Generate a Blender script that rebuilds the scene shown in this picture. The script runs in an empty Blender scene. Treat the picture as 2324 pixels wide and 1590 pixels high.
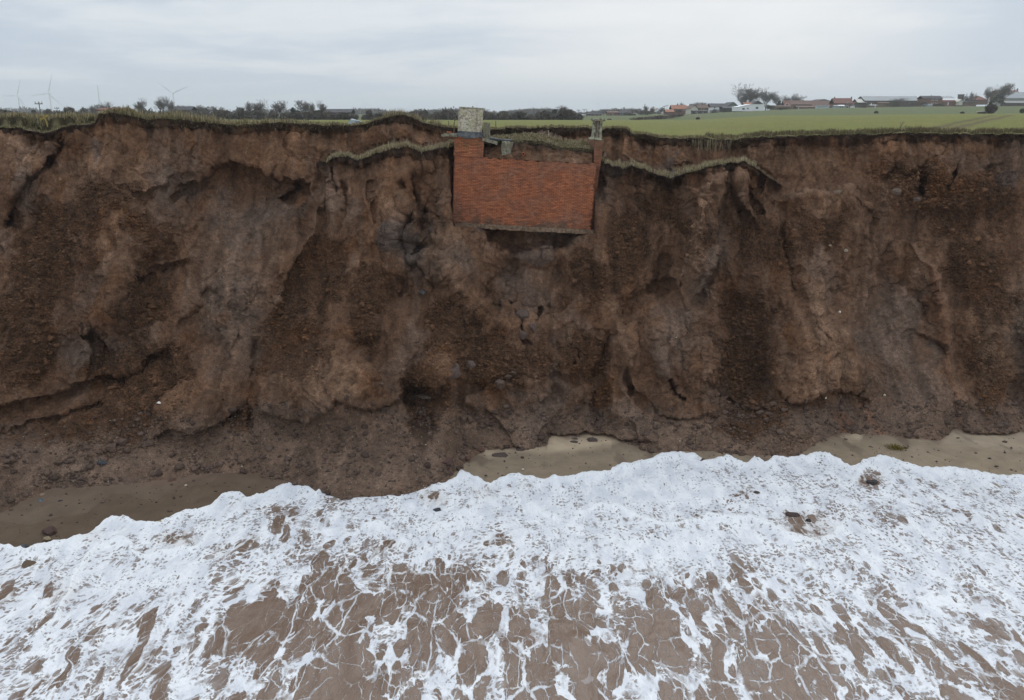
import bpy, math, random
import numpy as np
from mathutils import Vector, Matrix
C = bpy.context.scene
COL = C.collection
R = math.radians
# ------------------------------------------------------------------ camera
F, CX, CY, HV, CZ = 1898.0, 1162.0, 795.0, 255.6, 15.0      # focal, centre, horizon row (in units of a 2324 wide frame), height above sea
PITCH = math.atan((CY - HV) / F)
cam_d = bpy.data.cameras.new('camera'); cam = bpy.data.objects.new('camera', cam_d); COL.objects.link(cam)
cam_d.sensor_width = 36; cam_d.lens = 36 * F / 2324; cam_d.clip_end = 40000; cam_d.clip_start = 0.2
cam.location = (0, 0, CZ); cam.rotation_euler = (math.pi / 2 - PITCH, 0, 0)
C.camera = cam
# ------------------------------------------------------------------ sky and sun
SUN_EL, SUN_AZ = 38.0, 14.0            # degrees, azimuth to the right of +Y
C.view_settings.view_transform = 'Standard'; C.view_settings.look = 'None'
C.view_settings.exposure = 0.0; C.view_settings.gamma = 1.0
sd = bpy.data.lights.new('sun', 'SUN'); sun = bpy.data.objects.new('sun', sd); COL.objects.link(sun)
sd.energy = 0.9; sd.angle = R(40); sd.color = (1, .97, .93)
sv = Vector((math.sin(R(SUN_AZ)) * math.cos(R(SUN_EL)), math.cos(R(SUN_AZ)) * math.cos(R(SUN_EL)), math.sin(R(SUN_EL))))
sun.rotation_euler = sv.to_track_quat('Z', 'Y').to_euler(); sun.location = (20, 40, 60)

class NT:
    """tiny node builder"""
    def __init__(s, tree):
        s.t = tree; tree.nodes.clear()
    def n(s, typ, _ins=None, **kw):
        nd = s.t.nodes.new(typ)
        for k, v in kw.items(): setattr(nd, k, v)
        for k, v in (_ins or {}).items(): s.put(nd.inputs[k], v)
        return nd
    def put(s, inp, v):
        if isinstance(v, bpy.types.NodeSocket): s.t.links.new(v, inp)
        elif isinstance(v, bpy.types.Node): s.t.links.new(v.outputs[0], inp)
        else:
            if isinstance(v, (tuple, list)) and len(v) == 3 and inp.type == 'RGBA': v = (*v, 1)
            inp.default_value = v
    def m(s, op, a, b=0.0, c=None, clamp=False):
        nd = s.t.nodes.new('ShaderNodeMath'); nd.operation = op; nd.use_clamp = clamp
        s.put(nd.inputs[0], a); s.put(nd.inputs[1], b)
        if c is not None: s.put(nd.inputs[2], c)
        return nd.outputs[0]
    def vm(s, op, a, b=(0, 0, 0)):
        nd = s.t.nodes.new('ShaderNodeVectorMath'); nd.operation = op
        s.put(nd.inputs[0], a); s.put(nd.inputs[1], b)
        return nd.outputs[0]
    def mix(s, f, a, b, mode='MIX'):
        nd = s.t.nodes.new('ShaderNodeMix'); nd.data_type = 'RGBA'; nd.blend_type = mode
        s.put(nd.inputs[0], f); s.put(nd.inputs[6], a); s.put(nd.inputs[7], b)
        return nd.outputs[2]
    def noise(s, vec, scale, detail=4, rough=.55, dist=0.0, typ='FBM'):
        nd = s.n('ShaderNodeTexNoise', {'Vector': vec, 'Scale': scale, 'Detail': detail, 'Roughness': rough, 'Distortion': dist})
        return nd.outputs[0]
    def vor(s, vec, scale, feat='F1', rnd=1.0, out=0, dim='3D'):
        nd = s.t.nodes.new('ShaderNodeTexVoronoi'); nd.feature = feat; nd.voronoi_dimensions = dim
        s.put(nd.inputs['Vector'], vec); nd.inputs['Scale'].default_value = scale; nd.inputs['Randomness'].default_value = rnd
        return nd.outputs[out]
    def ramp(s, v, a, b, lo=0.0, hi=1.0, smooth=True):
        nd = s.t.nodes.new('ShaderNodeMapRange'); nd.interpolation_type = 'SMOOTHSTEP' if smooth else 'LINEAR'
        s.put(nd.inputs[0], v); s.put(nd.inputs[1], a); s.put(nd.inputs[2], b); s.put(nd.inputs[3], lo); s.put(nd.inputs[4], hi)
        return nd.outputs[0]
    def attr(s, name, out='Fac'):
        nd = s.t.nodes.new('ShaderNodeAttribute'); nd.attribute_name = name
        return nd.outputs[out]

world = bpy.data.worlds.new('World'); C.world = world; world.use_nodes = True
w = NT(world.node_tree)
sky = w.n('ShaderNodeTexSky', sky_type='NISHITA', sun_disc=False, sun_elevation=R(SUN_EL), sun_rotation=R(SUN_AZ), air_density=1.0, dust_density=2.0)
tc = w.n('ShaderNodeTexCoord').outputs['Generated']
sp = w.n('ShaderNodeSeparateXYZ', {0: tc})
el = w.m('MAXIMUM', sp.outputs[2], 0.0)
den = w.m('ADD', el, 0.10)
px = w.m('DIVIDE', sp.outputs[0], den); py = w.m('DIVIDE', sp.outputs[1], den)
cvec = w.n('ShaderNodeCombineXYZ', {0: px, 1: py, 2: 3.1}).outputs[0]
n1 = w.noise(cvec, .42, 4, .55, .4)
n2 = w.noise(cvec, 1.3, 5, .6, .3)
nn = w.m('ADD', w.m('MULTIPLY', n1, .75), w.m('MULTIPLY', n2, .25))
fac = w.ramp(nn, .42, .59)
dark = (5.5, 6.35, 7.5); brite = (7.9, 8.35, 8.8)
cc = w.mix(fac, dark, brite)
# hidden sun brightens the cloud around it, and the zenith of an overcast sky is brighter than its rim
dt = w.n('ShaderNodeVectorMath', {0: tc, 1: (math.sin(R(13)) * math.cos(R(9)), math.cos(R(13)) * math.cos(R(9)), math.sin(R(9)))}, operation='DOT_PRODUCT').outputs['Value']
glow = w.ramp(dt, .955, 1.0, 0, 1)
cc = w.mix(w.m('MULTIPLY', glow, .75), cc, (9.2, 9.3, 9.4))
zen = w.ramp(el, .12, .8, 1.0, 1.55)
cc = w.mix(1.0, cc, w.n('ShaderNodeCombineXYZ', {0: zen, 1: zen, 2: zen}).outputs[0], 'MULTIPLY')
low = w.ramp(el, 0.0, .05, .55, 0.0)
cc = w.mix(low, cc, (7.0, 7.55, 8.0))
cc = w.mix(.93, sky.outputs[0], cc)
bg = w.n('ShaderNodeBackground', {'Color': cc, 'Strength': .1})
w.t.links.new(bg.outputs[0], w.n('ShaderNodeOutputWorld').inputs[0])
C.cycles.volume_bounces = 3; C.cycles.max_bounces = 6; C.cycles.volume_step_rate = 4
C.cycles.use_denoising = True

# ------------------------------------------------------------------ projection helpers
cp, sp_ = math.cos(PITCH), math.sin(PITCH)
def kdep(v):
    b = (CY - np.asarray(v, float)) / F
    return (sp_ - b * cp) / (cp + b * sp_)              # tan of the angle below the horizon
def vrow(k):                                            # inverse of kdep
    return CY - F * (sp_ - k * cp) / (cp + k * sp_)
def at(u, v, Y):
    u = np.asarray(u, float); v = np.asarray(v, float); Y = np.asarray(Y, float)
    b = (CY - v) / F; t = Y / (cp + b * sp_)
    return np.stack([t * (u - CX) / F, Y + 0 * t, CZ + t * (-sp_ + b * cp)], -1)
def atz(u, v, z):
    Y = (CZ - z) / kdep(v)
    return at(u, v, Y)
def pxm(v, Y):                                          # frame units per metre there
    b = (CY - v) / F
    return F * (cp + b * sp_) / Y
def L(*pts):
    a = np.array(pts, float)
    return lambda u: np.interp(u, a[:, 0], a[:, 1])
def sstep(x, a, b):
    t = np.clip((x - a) / (b - a), 0, 1); return t * t * (3 - 2 * t)

# ------------------------------------------------------------------ numpy noise
rg = np.random.default_rng(11)
PERM = np.tile(rg.permutation(256), 3)
GR = rg.normal(size=(256, 3)); GR /= np.linalg.norm(GR, axis=1)[:, None]
def pn(x, y, z):
    x, y, z = np.broadcast_arrays(np.asarray(x, float), np.asarray(y, float), np.asarray(z, float))
    xi, yi, zi = np.floor(x).astype(np.int64), np.floor(y).astype(np.int64), np.floor(z).astype(np.int64)
    fx, fy, fz = x - xi, y - yi, z - zi
    xi &= 255; yi &= 255; zi &= 255
    ux, uy, uz = (f * f * f * (f * (f * 6 - 15) + 10) for f in (fx, fy, fz))
    r = 0
    for i in (0, 1):
        wx = ux if i else 1 - ux; a = PERM[(xi + i) & 255]
        for j in (0, 1):
            wy = uy if j else 1 - uy; bq = PERM[(a + yi + j) & 255]
            for k in (0, 1):
                wz = uz if k else 1 - uz; g = GR[PERM[(bq + zi + k) & 255]]
                r = r + wx * wy * wz * (g[..., 0] * (fx - i) + g[..., 1] * (fy - j) + g[..., 2] * (fz - k))
    return r * 1.6
def fbm(x, y, z, o=4, g=.5, ridge=False):
    r = 0; a = 1.0; f = 1.0
    for q in range(o):
        n = pn(x * f + q * 17.3, y * f + q * 5.1, z * f + q * 9.7)
        if ridge: n = 1 - 2 * np.abs(n)
        r = r + a * n; a *= g; f *= 2.03
    return r
def vor2(x, y, seed=0):
    """F1, F2, cell random of a 2-d Voronoi pattern"""
    xi, yi = np.floor(x).astype(np.int64), np.floor(y).astype(np.int64)
    d1 = np.full(x.shape, 9.); d2 = np.full(x.shape, 9.); rr = np.zeros(x.shape)
    for i in (-1, 0, 1):
        for j in (-1, 0, 1):
            h = PERM[(PERM[(xi + i + seed) & 255] + yi + j) & 255]
            h2 = PERM[(h + 71) & 255]; h3 = PERM[(h2 + 131) & 255]
            dx = xi + i + h / 256. - x; dy = yi + j + h2 / 256. - y
            d = np.sqrt(dx * dx + dy * dy)
            near = d < d1
            d2 = np.where(near, d1, np.minimum(d2, d)); rr = np.where(near, h3 / 256., rr); d1 = np.where(near, d, d1)
    return d1, d2, rr
def facets(x, y, seed=0, tilt=1.0):
    """angular fracture faces: every Voronoi cell is a randomly tilted plane"""
    xi, yi = np.floor(x).astype(np.int64), np.floor(y).astype(np.int64)
    best = np.full(x.shape, 9.); out = np.zeros(x.shape)
    for i in (-1, 0, 1):
        for j in (-1, 0, 1):
            h = PERM[(PERM[(xi + i + seed) & 255] + yi + j) & 255]
            h2 = PERM[(h + 71) & 255]; h3 = PERM[(h2 + 131) & 255]; h4 = PERM[(h3 + 19) & 255]
            dx = x - xi - i - h / 256.; dy = y - yi - j - h2 / 256.
            d = dx * dx + dy * dy; near = d < best
            a = h3 / 256. * 6.283; pl = (dx * np.cos(a) + dy * np.sin(a)) * tilt + (h4 / 256. - .5)
            out = np.where(near, pl, out); best = np.where(near, d, best)
    return out
def pdist(u, v, pts):
    """distance to a polyline and on which side (positive = right of its direction, i.e. below a line drawn left to right)"""
    best = np.full(u.shape, 1e9); side = np.zeros(u.shape); tt = np.zeros(u.shape); n = len(pts) - 1
    for i in range(n):
        ax, ay = pts[i]; bx, by = pts[i + 1]; dx, dy = bx - ax, by - ay; l2 = dx * dx + dy * dy
        t = np.clip(((u - ax) * dx + (v - ay) * dy) / l2, 0, 1)
        ex, ey = u - ax - t * dx, v - ay - t * dy; d = np.hypot(ex, ey)
        m = d < best; best = np.where(m, d, best)
        side = np.where(m, np.sign(dx * ey - dy * ex), side); tt = np.where(m, (i + t) / n, tt)
    return best, side, tt

# ------------------------------------------------------------------ object helpers
def tag(o, label=None, cat=None, group=None, kind=None):
    if label: o['label'] = label
    if cat: o['category'] = cat
    if group: o['group'] = group
    if kind: o['kind'] = kind
    return o
def empty(name, loc, rot=(0, 0, 0)):
    o = bpy.data.objects.new(name, None); COL.objects.link(o); o.location = tuple(float(q) for q in loc); o.rotation_euler = rot; o.empty_display_size = .3
    return o
def mesh_obj(name, verts, faces, mat=None, parent=None, smooth=False, cols=None, attrs=None):
    """verts (N,3) array; faces: (M,k) int array or list of tuples"""
    me = bpy.data.meshes.new(name); verts = np.asarray(verts, np.float32)
    if isinstance(faces, np.ndarray):
        k = faces.shape[1]; me.vertices.add(len(verts)); me.vertices.foreach_set('co', verts.ravel())
        me.loops.add(faces.size); me.loops.foreach_set('vertex_index', faces.astype(np.int32).ravel())
        me.polygons.add(len(faces)); me.polygons.foreach_set('loop_start', np.arange(0, faces.size, k, dtype=np.int32))
        me.update(calc_edges=True)
    else:
        me.from_pydata(verts.tolist(), [], faces); me.update()
    if smooth: me.polygons.foreach_set('use_smooth', np.ones(len(me.polygons), bool))
    if cols is not None:
        a = me.color_attributes.new('Col', 'FLOAT_COLOR', 'POINT')
        c4 = np.ones((len(verts), 4), np.float32); c4[:, :3] = np.clip(cols, 0, 1); a.data.foreach_set('color', c4.ravel())
    for k, v in (attrs or {}).items():
        v = np.asarray(v, np.float32)
        if v.ndim == 2:
            a = me.attributes.new(k, 'FLOAT_VECTOR', 'POINT'); a.data.foreach_set('vector', v.ravel())
        else:
            a = me.attributes.new(k, 'FLOAT', 'POINT'); a.data.foreach_set('value', v.ravel())
    if mat: me.materials.append(mat)
    o = bpy.data.objects.new(name, me); COL.objects.link(o)
    if parent: o.parent = parent
    return o
def grid_faces(nr, nc):
    i = np.arange(nr - 1)[:, None] * nc + np.arange(nc - 1)[None]
    return np.stack([i, i + nc, i + nc + 1, i + 1], -1).reshape(-1, 4)
def simple_mat(name, col, rough=.85, var=.25, scale=3.0, bump=.0, bscale=20., metal=0.0, spec=.3):
    mt = bpy.data.materials.new(name); mt.use_nodes = True; q = NT(mt.node_tree)
    co = q.n('ShaderNodeTexCoord').outputs['Object']
    nz = q.ramp(q.noise(co, scale, 5, .6), .25, .75, 1 - var, 1 + var)
    c = q.mix(1.0, col, q.n('ShaderNodeCombineXYZ', {0: nz, 1: nz, 2: nz}).outputs[0], 'MULTIPLY')
    b = q.n('ShaderNodeBsdfPrincipled', {'Base Color': c, 'Roughness': rough, 'Metallic': metal, 'Specular IOR Level': spec})
    if bump:
        q.put(b.inputs['Normal'], q.n('ShaderNodeBump', {'Strength': bump, 'Distance': .02, 'Height': q.noise(co, bscale, 4)}).outputs[0])
    q.t.links.new(b.outputs[0], q.n('ShaderNodeOutputMaterial').inputs[0])
    return mt
def vcol_mat(name, rough=.9, var=.15, scale=6.0, trans=0.0):
    mt = bpy.data.materials.new(name); mt.use_nodes = True; q = NT(mt.node_tree)
    co = q.n('ShaderNodeTexCoord').outputs['Object']
    nz = q.ramp(q.noise(co, scale, 3), .25, .75, 1 - var, 1 + var)
    c = q.mix(1.0, q.attr('Col', 'Color'), q.n('ShaderNodeCombineXYZ', {0: nz, 1: nz, 2: nz}).outputs[0], 'MULTIPLY')
    b = q.n('ShaderNodeBsdfPrincipled', {'Base Color': c, 'Roughness': rough, 'Specular IOR Level': .15})
    q.t.links.new(b.outputs[0], q.n('ShaderNodeOutputMaterial').inputs[0])
    return mt
def lerp(a, b, t): return a + (np.asarray(b) - a) * t[..., None]
# ================================================================== THE CLIFF
rim_l = L((-900,262),(-500,272),(0,289),(50,291),(72,299),(110,301),(140,291),(165,285),(215,282),(225,259),(257,257),(300,265),(335,272),(370,271),(425,274),(475,280),(537,285),
          (581,283),(631,278),(681,282),(731,285),(756,284),(793,286),(831,282),(868,270),(901,262),(916,262),(931,267),(956,277),(993,285),(1031,291),(1100,296),(1162,292),(1237,291),
          (1275,292),(1337,291),(1367,295),(1387,291),(1405,290),(1425,295),(1437,304),(1462,307),(1487,312),(1512,315),(1537,314),(1612,315),(1662,318),(1743,311),(1818,309),(1918,306),
          (1993,305),(2068,302),(2168,305),(2324,305),(2900,300),(3300,296))
rimY_l = L((-900,38),(0,42.5),(215,42),(228,42.4),(600,45),(750,47),(900,48.5),(1040,50),(1400,50.5),(1500,49),(1740,46.5),(2000,45.5),(2324,45),(3300,42))
ridge_l = L((700,372),(740,366),(751,360),(771,353),(796,357),(813,364),(843,352),(876,340),(918,332),(938,337),(956,346),(976,340),(1006,335),(1031,332),(1060,330),(1105,324),(1162,321),(1189,319),
            (1239,322),(1272,334),(1320,337),(1347,340),(1364,366),(1380,372),(1412,382),(1432,376),(1462,384),(1490,395),(1520,404),(1560,392),(1600,380),(1650,370),(1690,367),(1712,378),(1740,398),(1790,430))
ridY_l = L((700,43.4),(800,42.8),(930,42.2),(1031,42.6),(1190,43.4),(1347,43.5),(1364,42.6),(1440,42.8),(1520,43.6),(1600,42.4),(1740,43.2),(1790,44.5))
thick_l = L((700,2),(760,4.5),(800,3.5),(860,7),(950,5),(1020,7),(1060,14),(1340,17),(1364,6),(1420,9),(1470,5),(1510,10),(1600,8),(1690,4),(1740,3))
foot_l = L((-900,1330),(-400,1240),(0,1165),(116,1108),(302,1098),(504,1074),(581,1078),(670,1094),(775,1118),(930,1110),(1010,1085),(1051,1048),(1100,1016),(1240,1009),(1249,991),(1344,988),
           (1472,1015),(1549,1017),(1646,1019),(1704,1030),(1805,1028),(1909,984),(2015,987),(2133,999),(2166,974),(2250,981),(2324,982),(2700,995),(3300,1010))
toe_l = L((-900,1150),(0,1035),(120,1035),(300,990),(480,972),(590,965),(720,950),(900,945),(1000,972),(1060,975),(1100,972),(1200,965),(1350,965),(1480,985),(1560,985),(1700,975),(1800,955),
          (1900,950),(2050,965),(2180,945),(2324,950),(3300,965))
fblk_left = [(748,330),(745,420),(712,465),(672,560),(628,690),(588,800),(583,900),(592,1000),(592,1300)]
fblk_right = [(1775,380),(1760,470),(1770,560),(1800,700),(1830,900),(1840,1300)]

cu = np.concatenate([np.arange(-880, -60, 8.0), np.arange(-60, 2390, 2.25), np.arange(2390, 3280, 8.0)])
NR = 460
ss = np.linspace(0, 1, NR) ** 1.0
rim = rim_l(cu) + 2.4 * fbm(cu / 22, 3.3, 0, 4) + 1.3 * fbm(cu / 4.5, 9.3, 0, 2)
rimY = rimY_l(cu)
bot = foot_l(cu) + 45
U = np.broadcast_to(cu, (NR, len(cu))).copy()
V = rim[None] + ss[:, None] * (bot - rim)[None]
# irregular domain for every traced feature
wx = fbm(U / 70, V / 70, 1.5, 4) * 9 + fbm(U / 14, V / 14, 2.5, 3) * 3.2
wy = fbm(U / 70, V / 70, 7.5, 4) * 9 + fbm(U / 14, V / 14, 8.5, 3) * 3.2
UW, VW = U + wx, V + wy

def profile(hs, gs, v_top, Ytop, v_toe, z_toe):
    """distance along +Y for every grid row of each column, from a side profile"""
    out = np.empty_like(V); h = np.linspace(0, 1, 60); g = np.interp(h, hs, gs)
    Yt = (CZ - z_toe) / kdep(v_toe); zt = CZ - Ytop * kdep(v_top)
    Yf = (CZ - .15) / kdep(foot_l(cu))
    for i in range(len(cu)):
        z = z_toe[i] + h * (zt[i] - z_toe[i]); Y = Yt[i] + g * (Ytop[i] - Yt[i])
        k = (CZ - z) / Y; vv = vrow(k)
        # apron below the toe, then dips under the sand
        Ya = np.array([(CZ + .8) / kdep(foot_l(cu[i]) + 60), Yf[i]]); va = np.array([foot_l(cu[i]) + 60, foot_l(cu[i])])
        vv = np.concatenate([va, vv]); YY = np.concatenate([Ya, Y])
        o = np.argsort(vv); out[:, i] = np.interp(V[:, i], vv[o], YY[o])
    return out
ztoe = .15 + np.clip(foot_l(cu) - toe_l(cu), 0, 150) * .0125
HS = [0, .1, .3, .5, .7, .85, .95, 1]; GS = [0, .17, .42, .62, .79, .9, .965, 1]
back = profile(HS, GS, rim, rimY, toe_l(cu), ztoe)
GF = [0, .17, .40, .62, .80, .92, .985, 1]
ridge = ridge_l(cu) + 2.4 * fbm(cu / 15, 1.1, 0, 3) + 1.6 * fbm(cu / 4, 21.3, 0, 2)
front = profile(HS, GF, ridge, ridY_l(cu), toe_l(cu), ztoe)
# top of the slumped block: a shallow terrace, then a drop behind it
ab = ridge[None] - V; tk = thick_l(cu)[None]
front = np.where(ab > 0, ridY_l(cu)[None] + np.minimum(ab / tk, 1.0) * 3.6 + np.maximum(ab - tk, 0) * 3.0, front)
d, s, t = pdist(UW, V + wy * .5, fblk_left); sdl = d * s      # negative on the block's side? (line drawn downwards)
d, s, t2 = pdist(UW, V + wy * .5, fblk_right); sdr = d * s
inl = -sdl; inr = sdr                                       # distance inside the block from either border
ins = np.minimum(inl, inr)
lowfade = sstep(V, 560, 900)
pen = np.where(ins < 0, -ins * .11, 0) * 1.0
front = front + pen
kk = .25
D = -kk * np.log(np.exp(-np.clip(back - 40, -30, 60) / kk) + np.exp(-np.clip(front - 40, -30, 60) / kk)) + 40
is_front = sstep(back - front, -.2, .4)
terr = ((ab > -1) & (ab < tk) & (is_front > .5)).astype(float)      # terrace tops

# ------------------------------------------------------------------ sculpted features (distances in frame units, depths in metres, + = recessed)
def blob(u0, v0, ru, rv, ang, amp, soft=.6):
    """rounded mass (amp < 0) or hollow (amp > 0) with a plateau inside"""
    a = R(ang); du, dv = UW - u0, VW - v0
    x = (du * math.cos(a) + dv * math.sin(a)) / ru; y = (-du * math.sin(a) + dv * math.cos(a)) / rv
    r = np.sqrt(x * x + y * y)
    return amp * (1 - sstep(r, 1 - soft, 1 + .15))
def ledge(pts, amp, w=4, reach=60, side=1, along=None):
    """sharp step along a line, the hollow on one side fading away over reach"""
    d, s, t = pdist(UW, VW, pts); e = d * s * side
    ends = sstep(t, 0, .12) * (1 - sstep(t, .88, 1)) if along is None else along(t)
    return amp * ends * sstep(e, -w, w) * np.exp(-np.maximum(e, 0) / reach)
def crack(pts, amp, w=3):
    d, s, t = pdist(UW, VW, pts)
    return amp * np.exp(-(d / w) ** 2) * sstep(t, 0, .1) * (1 - sstep(t, .9, 1))
def spur(pts, amp, w=30, asym=1.0):
    """ridge line with sloping flanks"""
    d, s, t = pdist(UW, VW, pts); ww = np.where(s > 0, w, w * asym)
    return -amp * np.maximum(0, 1 - d / ww) ** 1.15 * sstep(t, 0, .15) * (1 - sstep(t, .85, 1))
S = 0
# left part
S = S + ledge([(140,300),(128,345),(95,375),(60,400),(35,440),(22,490),(5,520)], .9, 4, 50, -1)
S = S + blob(50, 400, 75, 90, -20, -.7)
S = S + spur([(250,330),(262,420),(240,520),(250,640),(210,780)], .8, 90)
S = S + blob(330, 520, 90, 70, 10, -.8, .5) + blob(300, 640, 75, 110, 5, -.55)
S = S + ledge([(300,445),(345,430),(400,420),(392,402)], .35, 4, 30, 1)
S = S + ledge([(380,455),(440,405),(500,374),(600,388),(650,402),(700,440)], .65, 4, 90, 1)
S = S + blob(545, 470, 150, 95, 0, .55)
S = S + ledge([(632,450),(650,424),(675,412),(705,420)], .7, 3, 35, 1)
S = S + ledge([(290,640),(330,620),(370,600),(430,590)], .5, 4, 45, 1) + ledge([(395,740),(440,690),(470,640)], .35, 4, 40, 1)
S = S + blob(500, 700, 110, 200, 12, .35)
S = S + ledge([(180,765),(215,745),(240,770),(270,800)], .6, 4, 60, 1) + blob(200, 830, 150, 90, -12, .5)
S = S + ledge([(-60,935),(0,918),(80,905),(150,885),(220,862),(300,845),(350,800),(390,780)], .6, 4, 60, 1)
S = S + ledge([(-60,985),(60,960),(160,930),(260,905)], .3, 3, 25, 1)
S = S + blob(420, 940, 80, 60, 20, -.5) + ledge([(330,1010),(380,975),(440,985),(500,955),(560,930)], .35, 3, 30, 1)
S = S + spur([(600,600),(545,700),(500,800),(470,900),(440,990)], .22, 22)
# buttress low on the left of the block
S = S + blob(735, 880, 165, 105, 8, -1.5, .75) + blob(620, 900, 60, 90, 0, -.5)
S = S + ledge([(582,930),(620,945),(690,962),(740,935),(765,905),(800,915),(850,935),(900,905),(935,870)], .5, 4, 55, 1)
S = S + crack([(588,760),(580,830),(573,900),(580,980)], .35, 9)
S = S + spur([(735,440),(705,520),(650,620),(610,740)], .5, 30, .6)
# face of the slumped block, left of the brickwork
S = S + crack([(757,380),(752,410),(758,438)], .5, 2.5) + crack([(905,400),(935,440),(925,520),(918,610),(905,700)], .8, 12)
S = S + blob(870, 470, 60, 95, -8, -.7, .5) + spur([(905,370),(925,430),(945,500),(930,560)], .9, 32, .5)
S = S + ledge([(930,380),(940,430),(948,480),(952,530)], .8, 3.5, 55, -1) + crack([(980,410),(975,460),(968,500)], .5, 3)
S = S + crack([(1000,420),(998,470),(1004,500)], .35, 2.5)
S = S + ledge([(918,690),(928,650),(925,600),(935,585),(985,640),(1010,660)], .5, 4, 50, 1)
S = S + blob(980, 690, 60, 90, -10, .7) + spur([(985,530),(1010,600),(1060,680),(1110,740)], .55, 36)
S = S + ledge([(1085,640),(1110,690),(1150,700)], .4, 3, 40, -1)
S = S + crack([(770,400),(785,470),(775,540)], .4, 6) + crack([(840,395),(838,450),(850,520)], .35, 5)
S = S + spur([(800,560),(820,680),(840,780)], .5, 60)
# under the brickwork
S = S + ledge([(1095,548),(1130,566),(1180,578),(1250,572),(1290,552),(1330,538)], .5, 4, 14, -1)
# hollow in front, blocks broken along the bottom
S = S + blob(1200, 650, 120, 90, 0, .55)
S = S + crack([(1155,690),(1180,692),(1205,705),(1230,700),(1215,740)], .45, 3) + crack([(1165,705),(1185,735),(1190,770),(1215,790)], .35, 3)
S = S + crack([(1290,770),(1310,800),(1300,830)], .3, 3)
S = S + blob(1000, 850, 70, 50, -20, -.5) + blob(1160, 830, 200, 55, 0, -.5)
S = S + ledge([(1048,930),(1062,890),(1110,872),(1180,862),(1260,864),(1310,880),(1335,925)], -.5, 5, 110, 1)
S = S + blob(960, 900, 60, 90, 0, .7) + ledge([(905,915),(930,885),(990,880),(1045,845)], .5, 4, 40, 1)
S = S + blob(1355, 905, 24, 75, 0, .4) + ledge([(1380,960),(1385,905),(1420,890),(1480,930),(1560,960)], -.4, 5, 90, 1)
S = S + ledge([(1425,880),(1470,905),(1500,935),(1560,950),(1600,935),(1640,945)], .28, 3, 25, 1)
S = S + crack([(1425,845),(1430,875),(1440,890)], .5, 3) + crack([(1525,850),(1535,895),(1560,905)], .55, 5)
S = S + ledge([(1240,1000),(1245,988),(1340,985),(1420,1000),(1500,1010)], .3, 2.5, 14, 1)
# right part
S = S + ledge([(1440,385),(1500,400),(1520,420),(1540,404)], .5, 4, 30, 1) + blob(1430, 470, 60, 80, 0, .5)
S = S + spur([(1640,385),(1610,440),(1590,520),(1560,600),(1530,680)], 1.0, 50, .7)
S = S + ledge([(1640,400),(1650,470),(1640,560),(1600,640),(1570,700)], .8, 4, 60, -1)
S = S + crack([(1660,400),(1668,450),(1690,500)], .35, 6) + crack([(1700,395),(1708,440),(1730,490)], .3, 4) + crack([(1725,380),(1735,430)], .3, 4)
S = S + spur([(1680,380),(1690,450),(1720,520)], .6, 22) + blob(1530, 760, 80, 120, 8, -.8, .6)
S = S + blob(1690, 780, 85, 200, 4, 1.1, .6) + blob(1700, 640, 50, 60, 0, -.5) + ledge([(1600,860),(1640,900),(1700,930),(1760,940)], .3, 4, 40, 1)
S = S + crack([(1515,560),(1500,640),(1420,700),(1380,790),(1350,880)], .45, 14)
S = S + spur([(1400,640),(1395,720),(1420,800),(1440,860)], .5, 40)
S = S + blob(1860, 800, 85, 160, -14, -1.0, .6) + spur([(1790,480),(1830,600),(1880,700),(1930,800)], .7, 55)
S = S + ledge([(1755,880),(1790,912),(1840,915),(1880,890),(1940,885),(1985,905)], .55, 4, 45, 1)
S = S + blob(2040, 780, 130, 190, -12, .45) + ledge([(1955,622),(1985,622),(2015,645),(2050,650),(2085,690),(2120,760)], .7, 4, 90, -1)
S = S + spur([(2050,520),(2100,590),(2135,680),(2150,780),(2165,880),(2180,960)], .3, 20)
S = S + ledge([(2060,745),(2100,768),(2130,775),(2160,800)], .4, 4, 30, 1)
S = S + blob(2240, 700, 90, 220, -8, -.5) + blob(2330, 820, 60, 110, 0, .8)
S = S + ledge([(1745,455),(1800,440),(1860,430),(1930,440),(1985,465),(2010,480)], -.9, 5, 90, 1)
S = S + ledge([(1990,420),(2030,375),(2060,400),(2110,370)], .5, 4, 40, 1)
S = S + crack([(2112,335),(2105,370),(2098,410),(2088,440)], .8, 5) + crack([(2180,370),(2165,400),(2150,430)], .5, 4)
S = S + blob(2150, 430, 160, 60, 4, -.5, .5) + blob(1870, 370, 120, 60, 0, .4)
S = S + ledge([(2185,975),(2240,985),(2324,975)], -.3, 4, 40, -1)
# nothing sculpted on the very rim, the terrace tops, or outside the traced part
frame_in = sstep(U, -90, 0) * (1 - sstep(U, 2330, 2430))
edge = sstep(V - rim[None], 2, 26) * (1 - np.where(ab > -6, is_front, 0) * (ab < tk + 2))
S = 1.45 * S * edge * frame_in
# wilder beyond the frame
S = S + (1 - frame_in) * edge * (1.6 * fbm(U / 150, V / 260, 4.2, 4))
# topsoil lip: hangs out a little over a hollow band
below = V - rim[None]
S = S - .22 * np.exp(-(below / 9) ** 2) * (1 + .8 * fbm(U / 16, V / 12, 3, 3)) + .28 * sstep(below, 10, 22) * np.exp(-np.maximum(below - 20, 0) / 26)
bel2 = -ab
m2 = is_front * (ab < 0)
S = S + m2 * (-.2 * np.exp(-(bel2 / 8) ** 2) * (1 + .8 * fbm(U / 14, V / 12, 5, 3)) + .3 * sstep(bel2, 9, 20) * np.exp(-np.maximum(bel2 - 18, 0) / 24))
D = D + S

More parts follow.
